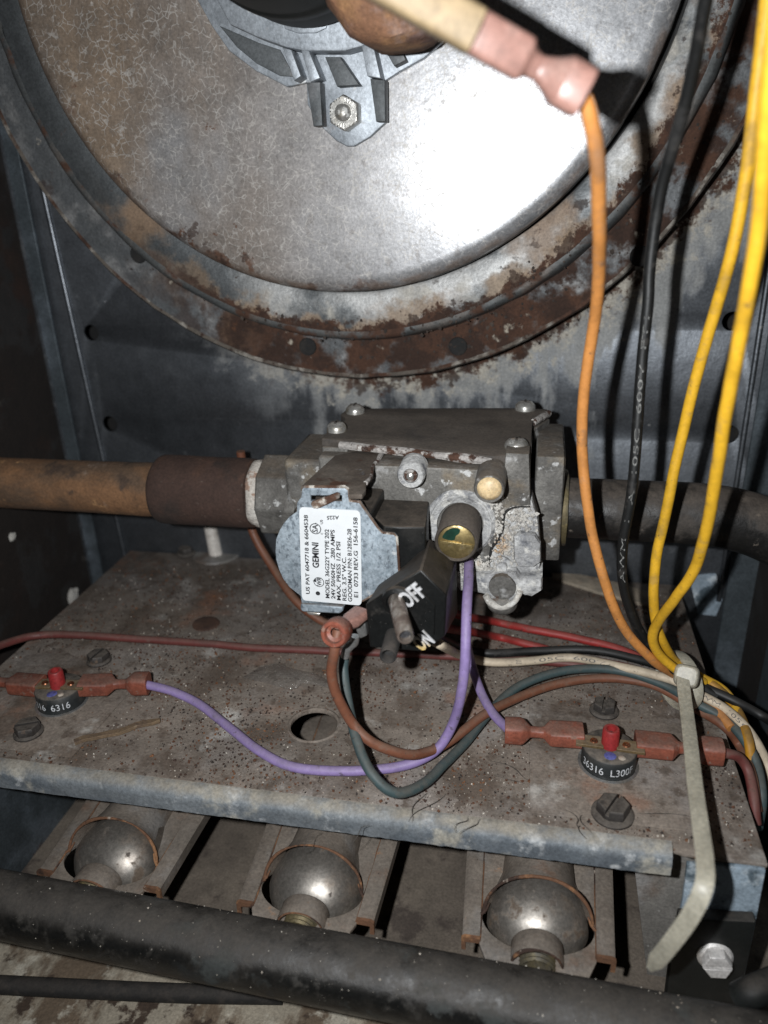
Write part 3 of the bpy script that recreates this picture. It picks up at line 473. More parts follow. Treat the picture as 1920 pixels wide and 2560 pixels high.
# front corner bracket, bracket tab and its bright screw
bk = thing('manifold_bracket', 'corroded corner bracket with black tab holding the manifold at the shelf corner', 'bracket', U(1780, 2490, y=.152))
front_plate([(1718, 2162), (1707, 2250), (1690, 2330), (1668, 2500), (1850, 2500), (1885, 2330), (1914, 2178), (1900, 2172)], .1535, .0014, .0002).build('corner_plate', 'blue_galv', parent=bk)
front_plate([(1698, 2296), (1680, 2377), (1662, 2520), (1845, 2530), (1889, 2306)], .1500, .0034, .0005).build('black_tab', 'motor_black', parent=bk)
q = U(1787, 2389, y=.150); hex_screw(V((q.x, .1500, q.z)), bk, .0039, .0040, .0045, 'screw_white', R(8), V((0, -1, .12)))
o = front_plate([(1580, 2120), (1622, 2470), (1760, 2480), (1760, 2120)], .1720, .0014, .0002).build('baffle_plate', 'grey_plate'); tag(o, 'plain grey sheet metal baffle standing behind the cable tie tail', 'baffle')
# ================================================================== GAS LINE
PYc, PZc = .240, .0572
lp = thing('gas_supply_pipe', 'rusty brown gas pipe with dark coupling entering the valve', 'pipe', (-.2, PYc, PZc - .0105))
MB().tube([V((-.32 + .01 * k, PYc, PZc - .0004)) for k in range(20)], .0099, 32, bumpy=.03).build('pipe', 'rust_pipe', parent=lp, smooth=60)
MB().lathe([(.0100, -.001), (.0118, .0), (.0126, .0012), (.0128, .004), (.0126, .020), (.0127, .034), (.0124, .0365), (.0105, .037)], (-.1345, PYc, PZc), (1, 0, 0), 44, nz=.0002).build('coupling', 'rust_coupling', parent=lp, smooth=60)
MB().lathe([(.0105, 0), (.0120, .0005), (.0123, .0022), (.0119, .0042), (.0105, .0048)], (-.0978, PYc, PZc), (1, 0, 0), 60, nz=.0007).build('sealant_ring', 'sealant', parent=lp, smooth=70)
pts = [V((.0095, PYc, PZc)), V((.03, PYc, PZc)), V((.054, PYc, PZc - .0002)), V((.068, PYc, PZc - .0025)), V((.080, PYc, PZc - .0075)), V((.094, PYc, PZc - .015))]
o = MB().tube(crom(pts, 12), .0100, 36).build('outlet_pipe', 'valve_pipe', base=(.04, PYc, PZc - .01), smooth=60); tag(o, 'black bent outlet pipe leaving the valve behind the hanging wires', 'pipe')
# ================================================================== GAS VALVE
gv = thing('gas_valve', 'corroded cast gas valve with white printed label and black OFF/ON switch', 'gas valve', (-.035, .235, .036))
hx = lambda x0, x1, r, rot: MB().loft([hexring((x, PYc, PZc), (1, 0, 0), r, rot) for x in (x0, x1)])
MB().loft([hexring((x, PYc, PZc), (1, 0, 0), r, R(0), 8) for x, r in ((-.0932, .0142), (-.0930, .0150), (-.080, .0150), (-.0785, .0150))]).build('inlet_boss', 'cast_alu', parent=gv, bevel=.0006)
MB().box((-.0815, .226, .041), (-.062, .256, .0755)).build('inlet_block', 'cast_alu', parent=gv, bevel=.0015)
MB().box((-.0665, .2165, .037), (-.0010, .2585, .0805)).build('body_core', 'cast_alu', parent=gv, bevel=.001)
up_ = [(868, 1126), (960, 1136), (1080, 1146), (1262, 1164), (1264, 1132), (1323, 1135), (1326, 1264), (1278, 1267), (1262, 1280), (1257, 1322), (1229, 1368), (1222, 1412), (1140, 1436), (1050, 1400), (960, 1330), (905, 1240)]
plate([[(-.0552, .0808), (-.0437, .0809), (-.0294, .0809), (-.0085, .0806)] + XZ(up_[4:], .209)], (0, .2130, 0), (1, 0, 0), (0, 0, 1), .0080, .0006).build('front_casting', 'cast_alu', parent=gv)
lo_ = [(1265, 1255), (1330, 1250), (1345, 1300), (1353, 1400), (1346, 1436), (1354, 1476), (1330, 1490), (1306, 1490), (1150, 1478), (1120, 1440), (1200, 1330)]
lc = front_plate(lo_, .2102, .0090, .0008).build('lower_casting', 'corroded_alu', parent=gv)
# raised corroded flange round the regulator tower
q = U(1151, 1310, y=.208)
m = MB(); m.lathe([(.0070, .0012), (.0084, .0014), (.0088, .0018), (.0094, .0018), (.0098, .0010), (.0104, .0008), (.0110, -.0012)], (q.x, .2088, q.z), yax, 48, nz=.0004); m.build('tower_flange', 'corroded_alu', parent=gv, smooth=60)
tz = q.z + .0002; tx = q.x + .0002; f0 = .1952
MB().lathe([(.0001, .0118), (.0052, .0118), (.0052, .0136), (.0057, .0141), (.0062, .0136), (.0062, .0), (.0064, -.002)], (tx, .2083, tz), yax, 44).build('regulator_tower', 'cover_plate', parent=gv, smooth=50)
bcap = MB().lathe([(.0001, .0138), (.0046, .0138), (.0052, .0134), (.0052, .0116)], (tx, .2083, tz), yax, 40).build('brass_cap', 'brass', parent=gv, smooth=50)
yc = .2083 - .0138
MB().obox((tx - .0047, yc - .0002, tz + .0002), (tx + .0047, yc - .0002, tz - .0008), .0009, .0006, V((0, 1, 0))).build('slot_bar', 'brass', parent=bcap, bevel=.0001)
pts = [(-.0042, .0014), (-.0030, .0034), (-.0012, .0046), (.0012, .0044), (.0009, .0030), (-.0002, .0022), (-.0004, .0008), (-.0020, .0007)]
plate([rnd_poly([(a, b) for a, b in pts], .3, 2)], (tx, yc - .0001, tz), (1, 0, 0), (0, 0, 1), .0003).build('green_paint', 'green_paint', parent=bcap)
# white plastic cap stub, screw boss
q = U(1223, 1224, y=.1965)
MB().lathe([(.0044, -.0140), (.0043, .0), (.0040, .0006), (.0034, .0003)], (q.x, .1975, q.z), yax, 32, nz=.0002).build('vent_boss', 'cast_alu', parent=gv, smooth=50)
MB().lathe([(.0001, .0016), (.0022, .0013), (.0034, .0004), (.0036, -.001)], (q.x, .1975, q.z), yax, 32).build('plastic_cap', 'cap_plastic', parent=gv, smooth=70)
q = U(1026, 1190, y=.203)
sb = MB().lathe([(.0042, -.0080), (.0040, .0), (.0036, .0006), (.0022, .0004), (.0022, -.0006), (.0001, -.0006)], (q.x, .2035, q.z), yax, 32, nz=.0002).build('screw_boss', 'corroded_alu', parent=gv, smooth=50)
MB().lathe([(.0021, -.0006), (.0019, .0004), (.0012, .0004), (.0010, .0008), (.0001, .0010)], (q.x, .2035, q.z), yax, 24).build('rust_ring', 'rust_edge', parent=sb)
MB().lathe([(.0011, .0002), (.0010, .0010), (.0001, .0013)], (q.x, .2033, q.z), yax, 16).build('screw_tip', 'screw_steel', parent=sb)
# embossed marking on the casting
m = MB(); a = U(1085, 1206, y=.209); b = U(1128, 1210, y=.209)
text_on(m, 'F O', (a.x, .2089, a.z - .0012), (1, 0, -.03), (0, 0, 1), .0048, .0021, .00015); m.build('embossed_mark', 'cast_alu', parent=gv)
# cover
cv = [(-.0665, .2570), (-.0672, .2490), (-.0640, .2440), (-.0640, .2330), (-.0665, .2290), (-.0665, .2215), (-.0600, .2205), (-.0125, .2100), (-.0098, .2105), (-.0075, .2110), (-.0022, .2130), (-.0012, .2180), (-.0012, .2470), (.0040, .2590), (.0035, .2620), (-.0100, .2625)]
cvo = plate([rnd_poly(cv, .12, 2)], (0, 0, .0834), (1, 0, 0), (0, 1, 0), .0026, .0004).build('top_cover', 'cover_plate', parent=gv)
m = MB(); pts = [V((-.0600 + .0480 * k / 60, .2200 - .0104 * k / 60, .0832)) for k in range(61)]; m.tube(pts, .0012, 8, bumpy=.6); m.build('rusted_edge', 'rust_edge', parent=cvo)
m = MB(); m.tube([V((-.0010 + .005 * k / 14, .2475 + .0115 * k / 14, .0840)) for k in range(15)], .0009, 8, bumpy=.6); m.build('rusted_edge', 'rust_edge', parent=cvo)
MB().box((-.0665, .2215, .0770), (-.0580, .2330, .0820)).build('corner_post', 'cast_alu', parent=gv, bevel=.0006); MB().box((-.0105, .2094, .0690), (-.0014, .2210, .0820)).build('corner_post', 'cast_alu', parent=gv, bevel=.0006)
MB().prism([(-.0005, .2470, .064), (.0046, .2592, .064), (.0010, .262, .064), (-.006, .262, .064)], (0, 0, .0180)).build('corner_post', 'cast_alu', parent=gv, bevel=.0004)
for px, py, r in ((888, 1028, .0033), (842, 1073, .0033), (1313, 1020, .0035), (1291, 1116, .0036)):
    q = U(px, py, z=.0852); s = MB().lathe([(r, -.0016), (r, .0006), (r * .93, .0014), (r * .72, .0022), (r * .42, .0026), (.0001, .0027)], (q.x, q.y, .0850), (0, 0, 1), 28).build('pan_head_screw', 'screw_steel', parent=gv, smooth=60)
    m = MB(); m.obox((q.x - r * .5, q.y, .0876), (q.x + r * .5, q.y, .0876), .0007, .0005); m.obox((q.x, q.y - r * .5, .0876), (q.x, q.y + r * .5, .0876), .0007, .0005); m.build('cross_slot', 'bolt_dark', parent=s)
# outlet hex block and brass collar
MB().loft([hexring((x, .243, PZc + .0050), (1, 0, 0), r, R(45), 4) for x, r in ((.0004, .0244), (.0010, .0250), (.0088, .0250), (.0094, .0244))]).build('outlet_block', 'cast_alu', parent=gv, bevel=.0012)
MB().lathe([(.0100, .0), (.0128, .0), (.0130, .0006), (.0126, .0024), (.0105, .0026)], (.0088, PYc, PZc), (1, 0, 0), 40, nz=.0003).build('outlet_collar', 'brass_dull', parent=gv, smooth=50)
# lumps low on the right of the casting
m = front_plate([(1283, 1345), (1300, 1335), (1338, 1340), (1352, 1360), (1352, 1408), (1335, 1420), (1296, 1420), (1284, 1400)], .2072, .0040, .0012); m.build('boss_pad', 'corroded_alu', parent=gv)
q = U(1254, 1420, y=.2075); MB().lathe([(.0030, -.0040), (.0029, .0), (.0018, .0005), (.0016, .0016), (.0001, .0018)], (q.x, .2092, q.z), yax, 22, nz=.0003).build('plug_screw', 'corroded_alu', parent=gv, smooth=50)
m = front_plate([(1160, 1440), (1290, 1436), (1300, 1450), (1356, 1446), (1356, 1480), (1330, 1496), (1300, 1488), (1290, 1505), (1262, 1520), (1236, 1512), (1214, 1490), (1160, 1478)], .2050, .0150, .0016); m.build('lower_flange', 'corroded_alu', parent=gv)
q = U(1256, 1470, y=.204); MB().lathe([(.0042, -.0010), (.0040, .0008), (.0020, .0012), (.0001, .0012)], (q.x, .2048, q.z), yax, 24, nz=.0003).build('round_boss', 'cast_alu', parent=gv, smooth=50)
m = MB(); m.tube(crom([U(*p, y=.2044) for p in ((1214, 1488), (1226, 1506), (1250, 1517), (1276, 1512), (1292, 1496), (1300, 1478))], 8), .0011, 10, bumpy=.4); m.build('gasket_rim', 'crust_white', parent=gv, smooth=60)
q = U(1255, 1500, y=.207); MB().ball((q.x, .2075, q.z - .001), .0048, .004, .0040, 24, 12).build('lower_dome', 'cast_alu', parent=gv)
MB().tube(crom([U(*p, y=.2088) for p in ((1325, 1267), (1290, 1268), (1266, 1278), (1258, 1298), (1256, 1324), (1244, 1350), (1230, 1368), (1225, 1390), (1222, 1412))], 5), .00034, 6, bumpy=.9).build('casting_crack', 'hole_dark', parent=gv)
# white corrosion crumbs
mb = MB()
def crumb(mb, p, s):
    vs = [p + V((rnd.gauss(0, 1), rnd.gauss(0, .6), rnd.gauss(0, 1))).normalized() * s * rnd.uniform(.6, 1.3) for _ in range(0)]
    d = [V((1, 0, 0)), V((-1, 0, 0)), V((0, 1, 0)), V((0, -1, 0)), V((0, 0, 1)), V((0, 0, -1))]; rot = Matrix.Rotation(rnd.random() * 6, 3, V((rnd.gauss(0, 1), rnd.gauss(0, 1), rnd.gauss(0, 1) + .01)).normalized())
    mb.add([p + (rot @ x) * s * rnd.uniform(.5, 1.3) for x in d], [(0, 2, 4), (2, 1, 4), (1, 3, 4), (3, 0, 4), (2, 0, 5), (1, 2, 5), (3, 1, 5), (0, 3, 5)])
for k in range(850):
    t = rnd.random(); px, py = ((1270 + rnd.gauss(0, 26), 1350 + rnd.gauss(0, 42)) if t < .35 else (1190 + rnd.gauss(0, 22), 1420 + rnd.gauss(0, 12)) if t < .68 else (1300 + rnd.gauss(0, 25), 1300 + rnd.gauss(0, 22)) if t < .85 else (1245 + rnd.gauss(0, 14), 1250 + rnd.gauss(0, 14)))
    if px > 1345 or py > 1440: continue
    crumb(mb, U(px, py, y=.2096 if px > 1258 else .2086), rnd.uniform(.00025, .00085))
mb.build('corrosion_crumbs', 'crust_white', parent=gv, kind='stuff', smooth=25)
# ---- solenoid frame, label
fp = lambda x, y: (680 + x / 4.608, 1140 + y / 4.608)
outl = [(338, 470), (345, 385), (375, 355), (840, 355), (885, 385), (898, 515), (1010, 528), (1060, 600), (1225, 835), (1275, 885), (1405, 898), (1436, 930), (1455, 1200), (1474, 1470), (1440, 1505), (1310, 1508), (1190, 1580), (1040, 1668), (1000, 1700), (340, 1695), (328, 1612), (200, 1512), (130, 1420), (80, 1310), (46, 1190), (38, 1100), (46, 960), (90, 850), (140, 770), (200, 700), (285, 640), (288, 540)]
slot_ = [(445, 455), (805, 455), (805, 520), (445, 520)]
PLY = .1880
sfm = front_plate([fp(*p) for p in outl], PLY, .0014, .0002, holes=[[fp(*p) for p in slot_]]).build('solenoid_frame', 'frame_zinc', parent=gv)
m = MB(); ol = [U(*fp(*p), y=PLY + .0003) for p in outl[9:18]]; m.tube(ol, .00045, 6, bumpy=.5); ol = [U(*fp(*p), y=PLY + .0003) for p in outl[2:10]]; m.tube(ol, .00045, 6, bumpy=.5); m.build('raw_edge', 'frame_edge', parent=sfm)
a = [U(*fp(*p), y=PLY - .0012) for p in ((445, 560), (470, 605), (520, 610), (640, 560), (775, 490), (780, 440), (745, 425), (600, 480), (455, 530))]
MB().prism(a, (0, .0010, 0)).build('bent_tab', 'frame_edge', parent=sfm, bevel=.0002)
zt = .0815
st_ = [(752, 1216), (838, 1138), (900, 1126), (953, 1136), (938, 1158), (930, 1190), (915, 1206), (914, 1226), (905, 1236), (872, 1236), (872, 1216)]
plate([[tuple(q) for q in XYp(st_, zt)]], (0, 0, zt - .0007), (1, 0, 0), (0, 1, 0), .0014, .0002).build('frame_strap', 'frame_dusty', parent=sfm)
a = [U(*p, z=zt - .0003) for p in ((953, 1136), (945, 1150), (932, 1166), (928, 1190), (914, 1208))]; MB().tube(crom(a, 6), .0007, 8, bumpy=.7).build('raw_edge', 'rust_edge', parent=sfm)
a = [U(*fp(*p), y=PLY - .0006) for p in ((330, 1700), (322, 1765), (345, 1800), (780, 1822), (815, 1790), (825, 1735))]
MB().prism(a, (0, .0045, 0)).build('folded_tab', 'frame_zinc', parent=sfm, bevel=.0008)
a = [U(*fp(*p), y=PLY + .0004) for p in ((390, 1795), (420, 1830), (540, 1845), (560, 1815))]; MB().prism(a, (0, .003, 0)).build('tab_tongue', 'screw_steel', parent=sfm, bevel=.0003)
LY = PLY - .00025
lab = [fp(*p) for p in ((312, 585), (1020, 628), (1036, 1722), (345, 1660))]; lq = [U(*p, y=LY) for p in lab]
lpoly = rnd_poly([(q.x, q.z) for q in lq], .07, 4)
lb = plate([lpoly], (0, LY, 0), (1, 0, 0), (0, 0, 1), .0002).build('rating_label', 'label_white', parent=gv); lb['label'] = 'white rating label printed with the valve data'
def LP(x, y): q = U(*fp(x, y), y=LY - .00016); return V((q.x, LY - .00016, q.z))
def line(sx, x, y0, y1, hpx=46, sl=-.028, x1=None):
    a = LP(x + 20, y0); b = LP((x1 if x1 else x + sl * (y0 - y1)) + 20, y1); d = (b - a); v = V((0, -1, 0)).cross(d).normalized()
    if v.x > 0: v = -v
    m = MB(); text_on(m, sx, a, d, v, d.length, (LP(hpx, 1000) - LP(0, 1000)).length, .00003, .022 if sx != 'GEMINI' else .03); return m.build('lettering', 'ink', parent=lb)
line('US PAT 6047718 & 6604538', 414, 1592, 682, 44, x1=392); line('GEMINI', 520, 1292, 1000, 72, x1=512)
line('MODEL 36G22Y TYPE 202', 642, 1640, 846, x1=634); line('24V 50/60HZ  .280 AMPS', 708, 1648, 852, x1=700); line('MAX. PRESS 1/2 PSI', 772, 1664, 990, x1=766)
line('REG. 3.5" W.C.', 838, 1670, 1166, x1=832); line('GOODMAN P/N: B12826-28', 902, 1680, 842, x1=894); line('E1  0733 REV.G  156-6158', 972, 1632, 708, x1=964)
a = LP(772, 688); b = LP(632, 692); m = MB(); text_on(m, 'A225', a, b - a, (LP(700, 740) - LP(700, 690)), (b - a).length, .00115, .00003, .02); m.build('lettering', 'ink', parent=lb)
def disc_mark(x, y, r0, r1, n=28):
    c = LP(x, y); k = (LP(100, 1000) - LP(0, 1000)).length / 100; m = MB()
    m.lathe([(max(r0 * k, 1e-5), .00003), (r1 * k, .00003)], c, yax, n); return m
disc_mark(529, 1582, 0, 26).build('dot_mark', 'ink', parent=lb)
disc_mark(540, 1452, 52, 60).build('ring_mark', 'ink', parent=lb); line('WR', 548, 1500, 1400, 52, x1=546)
disc_mark(500, 838, 54, 64).build('ring_mark', 'ink', parent=lb); line('SA', 506, 884, 792, 60, x1=504); line('C', 568, 906, 886, 26, x1=568); line('US', 568, 785, 735, 28, x1=562); line('R', 492, 785, 768, 18, x1=492)
a = [LP(468, 1440), LP(505, 1410), LP(512, 1455)]; MB().prism(a, (0, -.00003, 0)).build('arrow_mark', 'ink', parent=lb)
# ---- coil housing and switch box
zh = .0700
tp = XYp([(905, 1262), (929, 1182), (987, 1190), (1074, 1246), (1064, 1317), (994, 1328), (953, 1326)], zh)
MB().prism([(x, max(y, .1898), zh) for x, y in tp], (0, 0, -.020)).build('coil_housing', 'black_plastic', parent=gv, bevel=.0005)
MB().box((-.0668, .1900, .0445), (-.0440, .2160, .0735)).build('coil_body', 'black_plastic', parent=gv, bevel=.001)
q = [U(*p, y=.1885) for p in ((720, 1380), (720, 1300))]
MB().lathe([(.0001, -.0012), (.0120, -.0012), (.0125, -.002), (.0125, -.020)], (-.0602, .1885, .0595), yax, 40).build('coil_bobbin', 'black_plastic', parent=gv, smooth=50)
fr = [(-.0424, .0546), (-.0350, .0605), (-.0273, .0664), (-.0206, .0591), (-.0211, .0467), (-.0240, .0440), (-.0278, .0412), (-.0418, .0412)]
A1 = U(1074, 1346, y=.199); A2 = U(1141, 1396, y=.199); A3 = U(1128, 1563, y=.192)
bkp = [(-.0424, .0500), (-.0340, .0570), (A1.x, A1.z), (A2.x, A2.z), (A3.x + .0012, A3.z + .0002), (A3.x - .001, A3.z - .003), (-.0270, .0385), (-.0418, .0390)]
sw = MB().loft([[V((x, .1722, z)) for x, z in fr], [V((x, .199, z)) for x, z in bkp]]).build('switch_box', 'black_plastic', parent=gv, bevel=.0005)
a = [(-.0345, .0565), (-.0285, .0620), (-.0235, .0560), (-.0238, .0470), (-.0285, .0440)]
MB().loft([[V((x, .1722, z)) for x, z in a], [V((x * .98 - .0006, .1716, z * .98 + .001)) for x, z in a]]).build('switch_pad', 'black_plastic', parent=sw, bevel=.0002)
# raised lettering
uu = V((.74, 0, .67)).normalized(); vv = V((-.67, 0, .74))
m = MB(); a = U(1021, 1520, y=.1712); text_on(m, 'OFF', (a.x - .0002, .1710, a.z), uu, vv, .0070, .0046, .00025, .03); m.build('raised_lettering', 'letter_metal', parent=sw)
m = MB(); a = U(1056, 1628, y=.1712); text_on(m, 'ON', (a.x - .0003, .1712, a.z), uu, vv, .0050, .0046, .00025, .03); m.build('raised_lettering', 'letter_metal', parent=sw)
a = U(993, 1510, y=.1705); b = U(1014, 1592, y=.1530); d = (b - a).normalized()
tg = MB().lathe([(.0022, -.002), (.0021, (b - a).length - .0008), (.0019, (b - a).length), (.0016, (b - a).length), (.00155, (b - a).length - .003), (.0001, (b - a).length - .003)], a, d, 28).build('toggle_lever', 'chrome_dusty', parent=sw, smooth=50)
MB().lathe([(.0001, .0), (.00153, .0)], b - d * .0022, d, 20).build('lever_bore', 'ink', parent=tg)
MB().lathe([(.0045, .0), (.0042, .0010), (.0030, .0014)], (a.x, .1722, a.z), yax, 28).build('lever_nut', 'black_plastic', parent=sw)
a = U(985, 1585, y=.1730); b = U(970, 1640, y=.1610); d = (b - a).normalized(); Lh = (b - a).length
MB().lathe([(.0023, -.002), (.0022, Lh), (.0019, Lh + .0003), (.0016, Lh), (.0015, Lh - .003), (.0001, Lh - .003)], a, d, 28).build('hose_stub', 'rubber_dark', parent=sw, smooth=50)
# ================================================================== INSULATED TERMINALS AND WIRES
def sq_ring(p, u, v, w_, h_, e=.5, n=20):
    out = []
    for k in range(n):
        t = 2 * math.pi * k / n; c, s = math.cos(t), math.sin(t); out.append(p + u * (w_ * math.copysign(abs(c) ** e, c)) + v * (h_ * math.copysign(abs(s) ** e, s)))
    return out
def terminal(par, a, b, mat='crimp_red', up=V((0, 0, 1)), w_=.0038, h_=.0026, prof=None):
    """a: wire end, b: blade end"""
    a, b = V(a), V(b); d = b - a; u, v, n = frame(d, up)
    prof = prof or [(0, .92, 1.35, .62), (.20, .92, 1.35, .55), (.24, .88, 1.25, .6), (.33, .42, .62, .8), (.44, .40, .58, .8), (.50, .45, .6, .7), (.58, 1, .95, .35), (1, 1, 1.0, .35)]
    o = MB().loft([sq_ring(a + d * s, u, v, w_ * x, h_ * y, e) for s, x, y, e in prof]).build('terminal_sleeve', mat, parent=par, bevel=.0002, smooth=50)
    MB().lathe([(.0001, -.00005), (h_ * .80, -.0001)], a, -d.normalized(), 18).build('sleeve_bore', 'rubber_dark', parent=o)
    return o
TZ = .0066
WR = .00145
def pt(p):
    if isinstance(p, Vector): return p
    return U(p[0], p[1], **{p[2]: p[3]})
def wire(name, label, mat, pts, r=WR, n=10, group='insulated furnace wires', print_=None, seg=14):
    P = crom([pt(p) for p in pts], n); P = [p + noise.noise_vector(p * 60 + V((len(label), 0, 0))) * .00028 + noise.noise_vector(p * 190) * .00007 for p in P]; lo = min(P, key=lambda q: q.z)
    t = thing(name, label, 'wire', lo - V((0, 0, r)), group)
    MB().tube(P, r, seg, bumpy=0).build('insulation', mat, parent=t, smooth=80)
    if print_:
        for sx, i0, i1, pm in print_:
            Q = P[int(min(i0, i1) * (len(P) - 1)):int(max(i0, i1) * (len(P) - 1)) + 1][::1 if i1 > i0 else -1]; cum = [0]
            for a, b in zip(Q, Q[1:]): cum.append(cum[-1] + (b - a).length)
            vs, fs = text(sx, 0); x0 = min(p.x for p in vs); x1 = max(p.x for p in vs); hh = .00125; out = []
            for p in vs:
                s = (p.x - x0) / (x1 - x0) * cum[-1] * .999; i = next((k for k in range(len(cum) - 1) if cum[k + 1] >= s), len(cum) - 2); f = (s - cum[i]) / max(1e-9, cum[i + 1] - cum[i]); c = Q[i].lerp(Q[i + 1], f); d = (Q[min(i + 2, len(Q) - 1)] - Q[max(i - 1, 0)]).normalized()
                face = (V((0, .0, H)) - c); face = (face - d * face.dot(d)).normalized(); side = face.cross(d); a = (p.y / .72 - .5) * hh / r
                out.append(c + (face * math.cos(a) + side * math.sin(a)) * (r + .00004))
            m = MB(); m.add(out, fs); m.build('printed_marking', pm, parent=t, smooth=180)
    return t
ty = U(1714, 1692, z=.010)   # where the harness is tied
t_ = wire('orange_wire', 'orange wire dropping from the tan and pink terminal to the cable tie', 'wire_orange', [(1448, 218, 'y', .150), (1476, 300, 'y', .153), (1497, 470, 'y', .163), (1492, 760, 'y', .188), (1464, 960, 'y', .197), (1456, 1130, 'y', .200), (1473, 1300, 'y', .200), (1510, 1450, 'y', .200), (1562, 1570, 'y', .204), (1630, 1650, 'y', .208), (1700, 1695, 'z', .009), (1760, 1740, 'z', .006), (1830, 1820, 'z', .004)])
bp = U(1455, 232, y=.151); dirv = (U(1030, -10, y=.144) - bp)
terminal(t_, bp, bp + dirv * .66, 'crimp_pink', V((0, 1, 0)), .0040, .0036, [(0, 1.0, 1.35, .45), (.20, 1.0, 1.25, .45), (.30, .70, .75, .6), (.40, .5, .5, .7), (.48, .55, .6, .6), (.54, .85, 1.0, .35), (1, .85, 1.0, .35)])
m = MB(); a = bp + dirv * .63; b = bp + dirv * 1.25; u, v, n_ = frame(b - a, V((0, 1, 0)))
m.loft([sq_ring(a.lerp(b, s), u, v, .0034 * k, .0048 * k, .3) for s, k in ((0, .8), (.02, 1), (.98, 1), (1, .9))]); m.build('blade_cover', 'terminal_tan', parent=t_, smooth=50)
bk1 = [(1790, -120, 'y', .175), (1764, 0, 'y', .180), (1716, 250, 'y', .192), (1655, 470, 'y', .203), (1626, 640, 'y', .206), (1618, 790, 'y', .206), (1602, 930, 'y', .206), (1589, 1110, 'y', .204), (1577, 1240, 'y', .203), (1556, 1370, 'y', .204), (1560, 1470, 'y', .206), (1590, 1560, 'y', .208), (1640, 1635, 'y', .211), (1700, 1685, 'z', .013), (1790, 1740, 'z', .007)]
wire('black_wire', 'black wire with pale 600V 105C printing hanging beside the orange wire', 'wire_black', bk1, print_=[('AWM  1  A  105C  600V  FT1', .70, .36, 'wire_print')])
wire('yellow_wire', 'yellow wire hanging nearer the black printed wire and dropping straight to the tie', 'wire_yellow', [(1925, -60, 'y', .185), (1895, 200, 'y', .188), (1836, 600, 'y', .194), (1770, 840, 'y', .200), (1712, 1060, 'y', .205), (1668, 1260, 'y', .206), (1640, 1410, 'y', .207), (1634, 1510, 'y', .207), (1650, 1590, 'y', .209), (1690, 1655, 'z', .016), (1745, 1690, 'z', .011), (1818, 1735, 'z', .006), (1870, 1830, 'z', .004)])
wire('yellow_wire', 'thicker looking outer yellow wire that bends sharply in to meet the straight yellow wire', 'wire_yellow', [(1945, -60, 'y', .135), (1925, 250, 'y', .140), (1898, 560, 'y', .150), (1858, 800, 'y', .158), (1818, 1010, 'y', .167), (1788, 1200, 'y', .177), (1745, 1400, 'y', .189), (1690, 1495, 'y', .196), (1645, 1555, 'y', .202), (1632, 1600, 'y', .205), (1650, 1640, 'y', .208), (1700, 1680, 'z', .016), (1760, 1705, 'z', .010)])
RX = .068
wire('purple_wire', 'long purple wire looping from the valve over the shelf to the switch near the splinter', 'wire_purple', [(1173, 1405, 'y', .206), (1171, 1425, 'y', .200), (1168, 1500, 'y', .188), (1164, 1610, 'y', .180), (1155, 1720, 'y', .178), (1136, 1800, 'y', .178), (1096, 1870, 'z', .006), (1030, 1908, 'z', .003), (940, 1925, 'z', .0018), (830, 1928, 'z', .0018), (720, 1912, 'z', .0018), (640, 1872, 'z', .0018), (570, 1815, 'z', .0020), (500, 1762, 'z', .003), (430, 1728, 'z', .005), (366, 1712, 'z', .0062)])
w2 = wire('purple_wire', 'short purple wire behind the loop feeding the switch marked L300F', 'wire_purple', [(1165, 1600, 'y', .205), (1178, 1660, 'z', .012), (1200, 1725, 'z', .009), (1232, 1782, 'z', .007), (1275, 1828, 'z', TZ)])
terminal(w2, U(1262, 1825, z=TZ), U(1458, 1838, z=TZ))
wl = bpy.data.objects.get('purple_wire')
terminal(wl, U(372, 1708, z=.0060), U(203, 1713, z=.0060))
wire('maroon_wire', 'maroon wire lying right across the rear of the shelf', 'wire_maroon', [(-120, 1660, 'z', .012), (0, 1614, 'z', .008), (90, 1590, 'z', .005), (208, 1588, 'z', .004), (405, 1602, 'z', .002), (648, 1619, 'z', .0018), (810, 1627, 'z', .0018), (1000, 1634, 'z', .0018), (1160, 1642, 'z', .0018), (1330, 1652, 'z', .003), (1480, 1668, 'z', .004), (1640, 1705, 'z', .005), (1760, 1770, 'z', .004)])
wire('red_wire', 'upper bright red wire leaving the valve underside for the cable tie', 'wire_red', [(1110, 1530, 'y', .212), (1228, 1552, 'z', .0075), (1325, 1573, 'z', .0065), (1452, 1598, 'z', .006), (1524, 1615, 'z', .006), (1591, 1640, 'z', .006), (1700, 1692, 'z', .007)])
wire('red_wire', 'lower red wire passing beneath the black and white wires', 'wire_red', [(1110, 1570, 'y', .205), (1228, 1588, 'z', .003), (1304, 1607, 'z', .002), (1368, 1622, 'z', .0018), (1450, 1645, 'z', .002), (1560, 1668, 'z', .003), (1700, 1706, 'z', .004)])
wire('black_wire', 'plain black wire lying above the white wire through the tie', 'wire_black', [(1090, 1590, 'y', .196), (1150, 1618, 'z', .010), (1225, 1634, 'z', .008), (1347, 1627, 'z', .0075), (1473, 1625, 'z', .0085), (1600, 1650, 'z', .010), (1680, 1680, 'z', .011), (1750, 1712, 'z', .009), (1835, 1752, 'z', .007), (1925, 1803, 'z', .004), (1990, 1850, 'x', .073)])
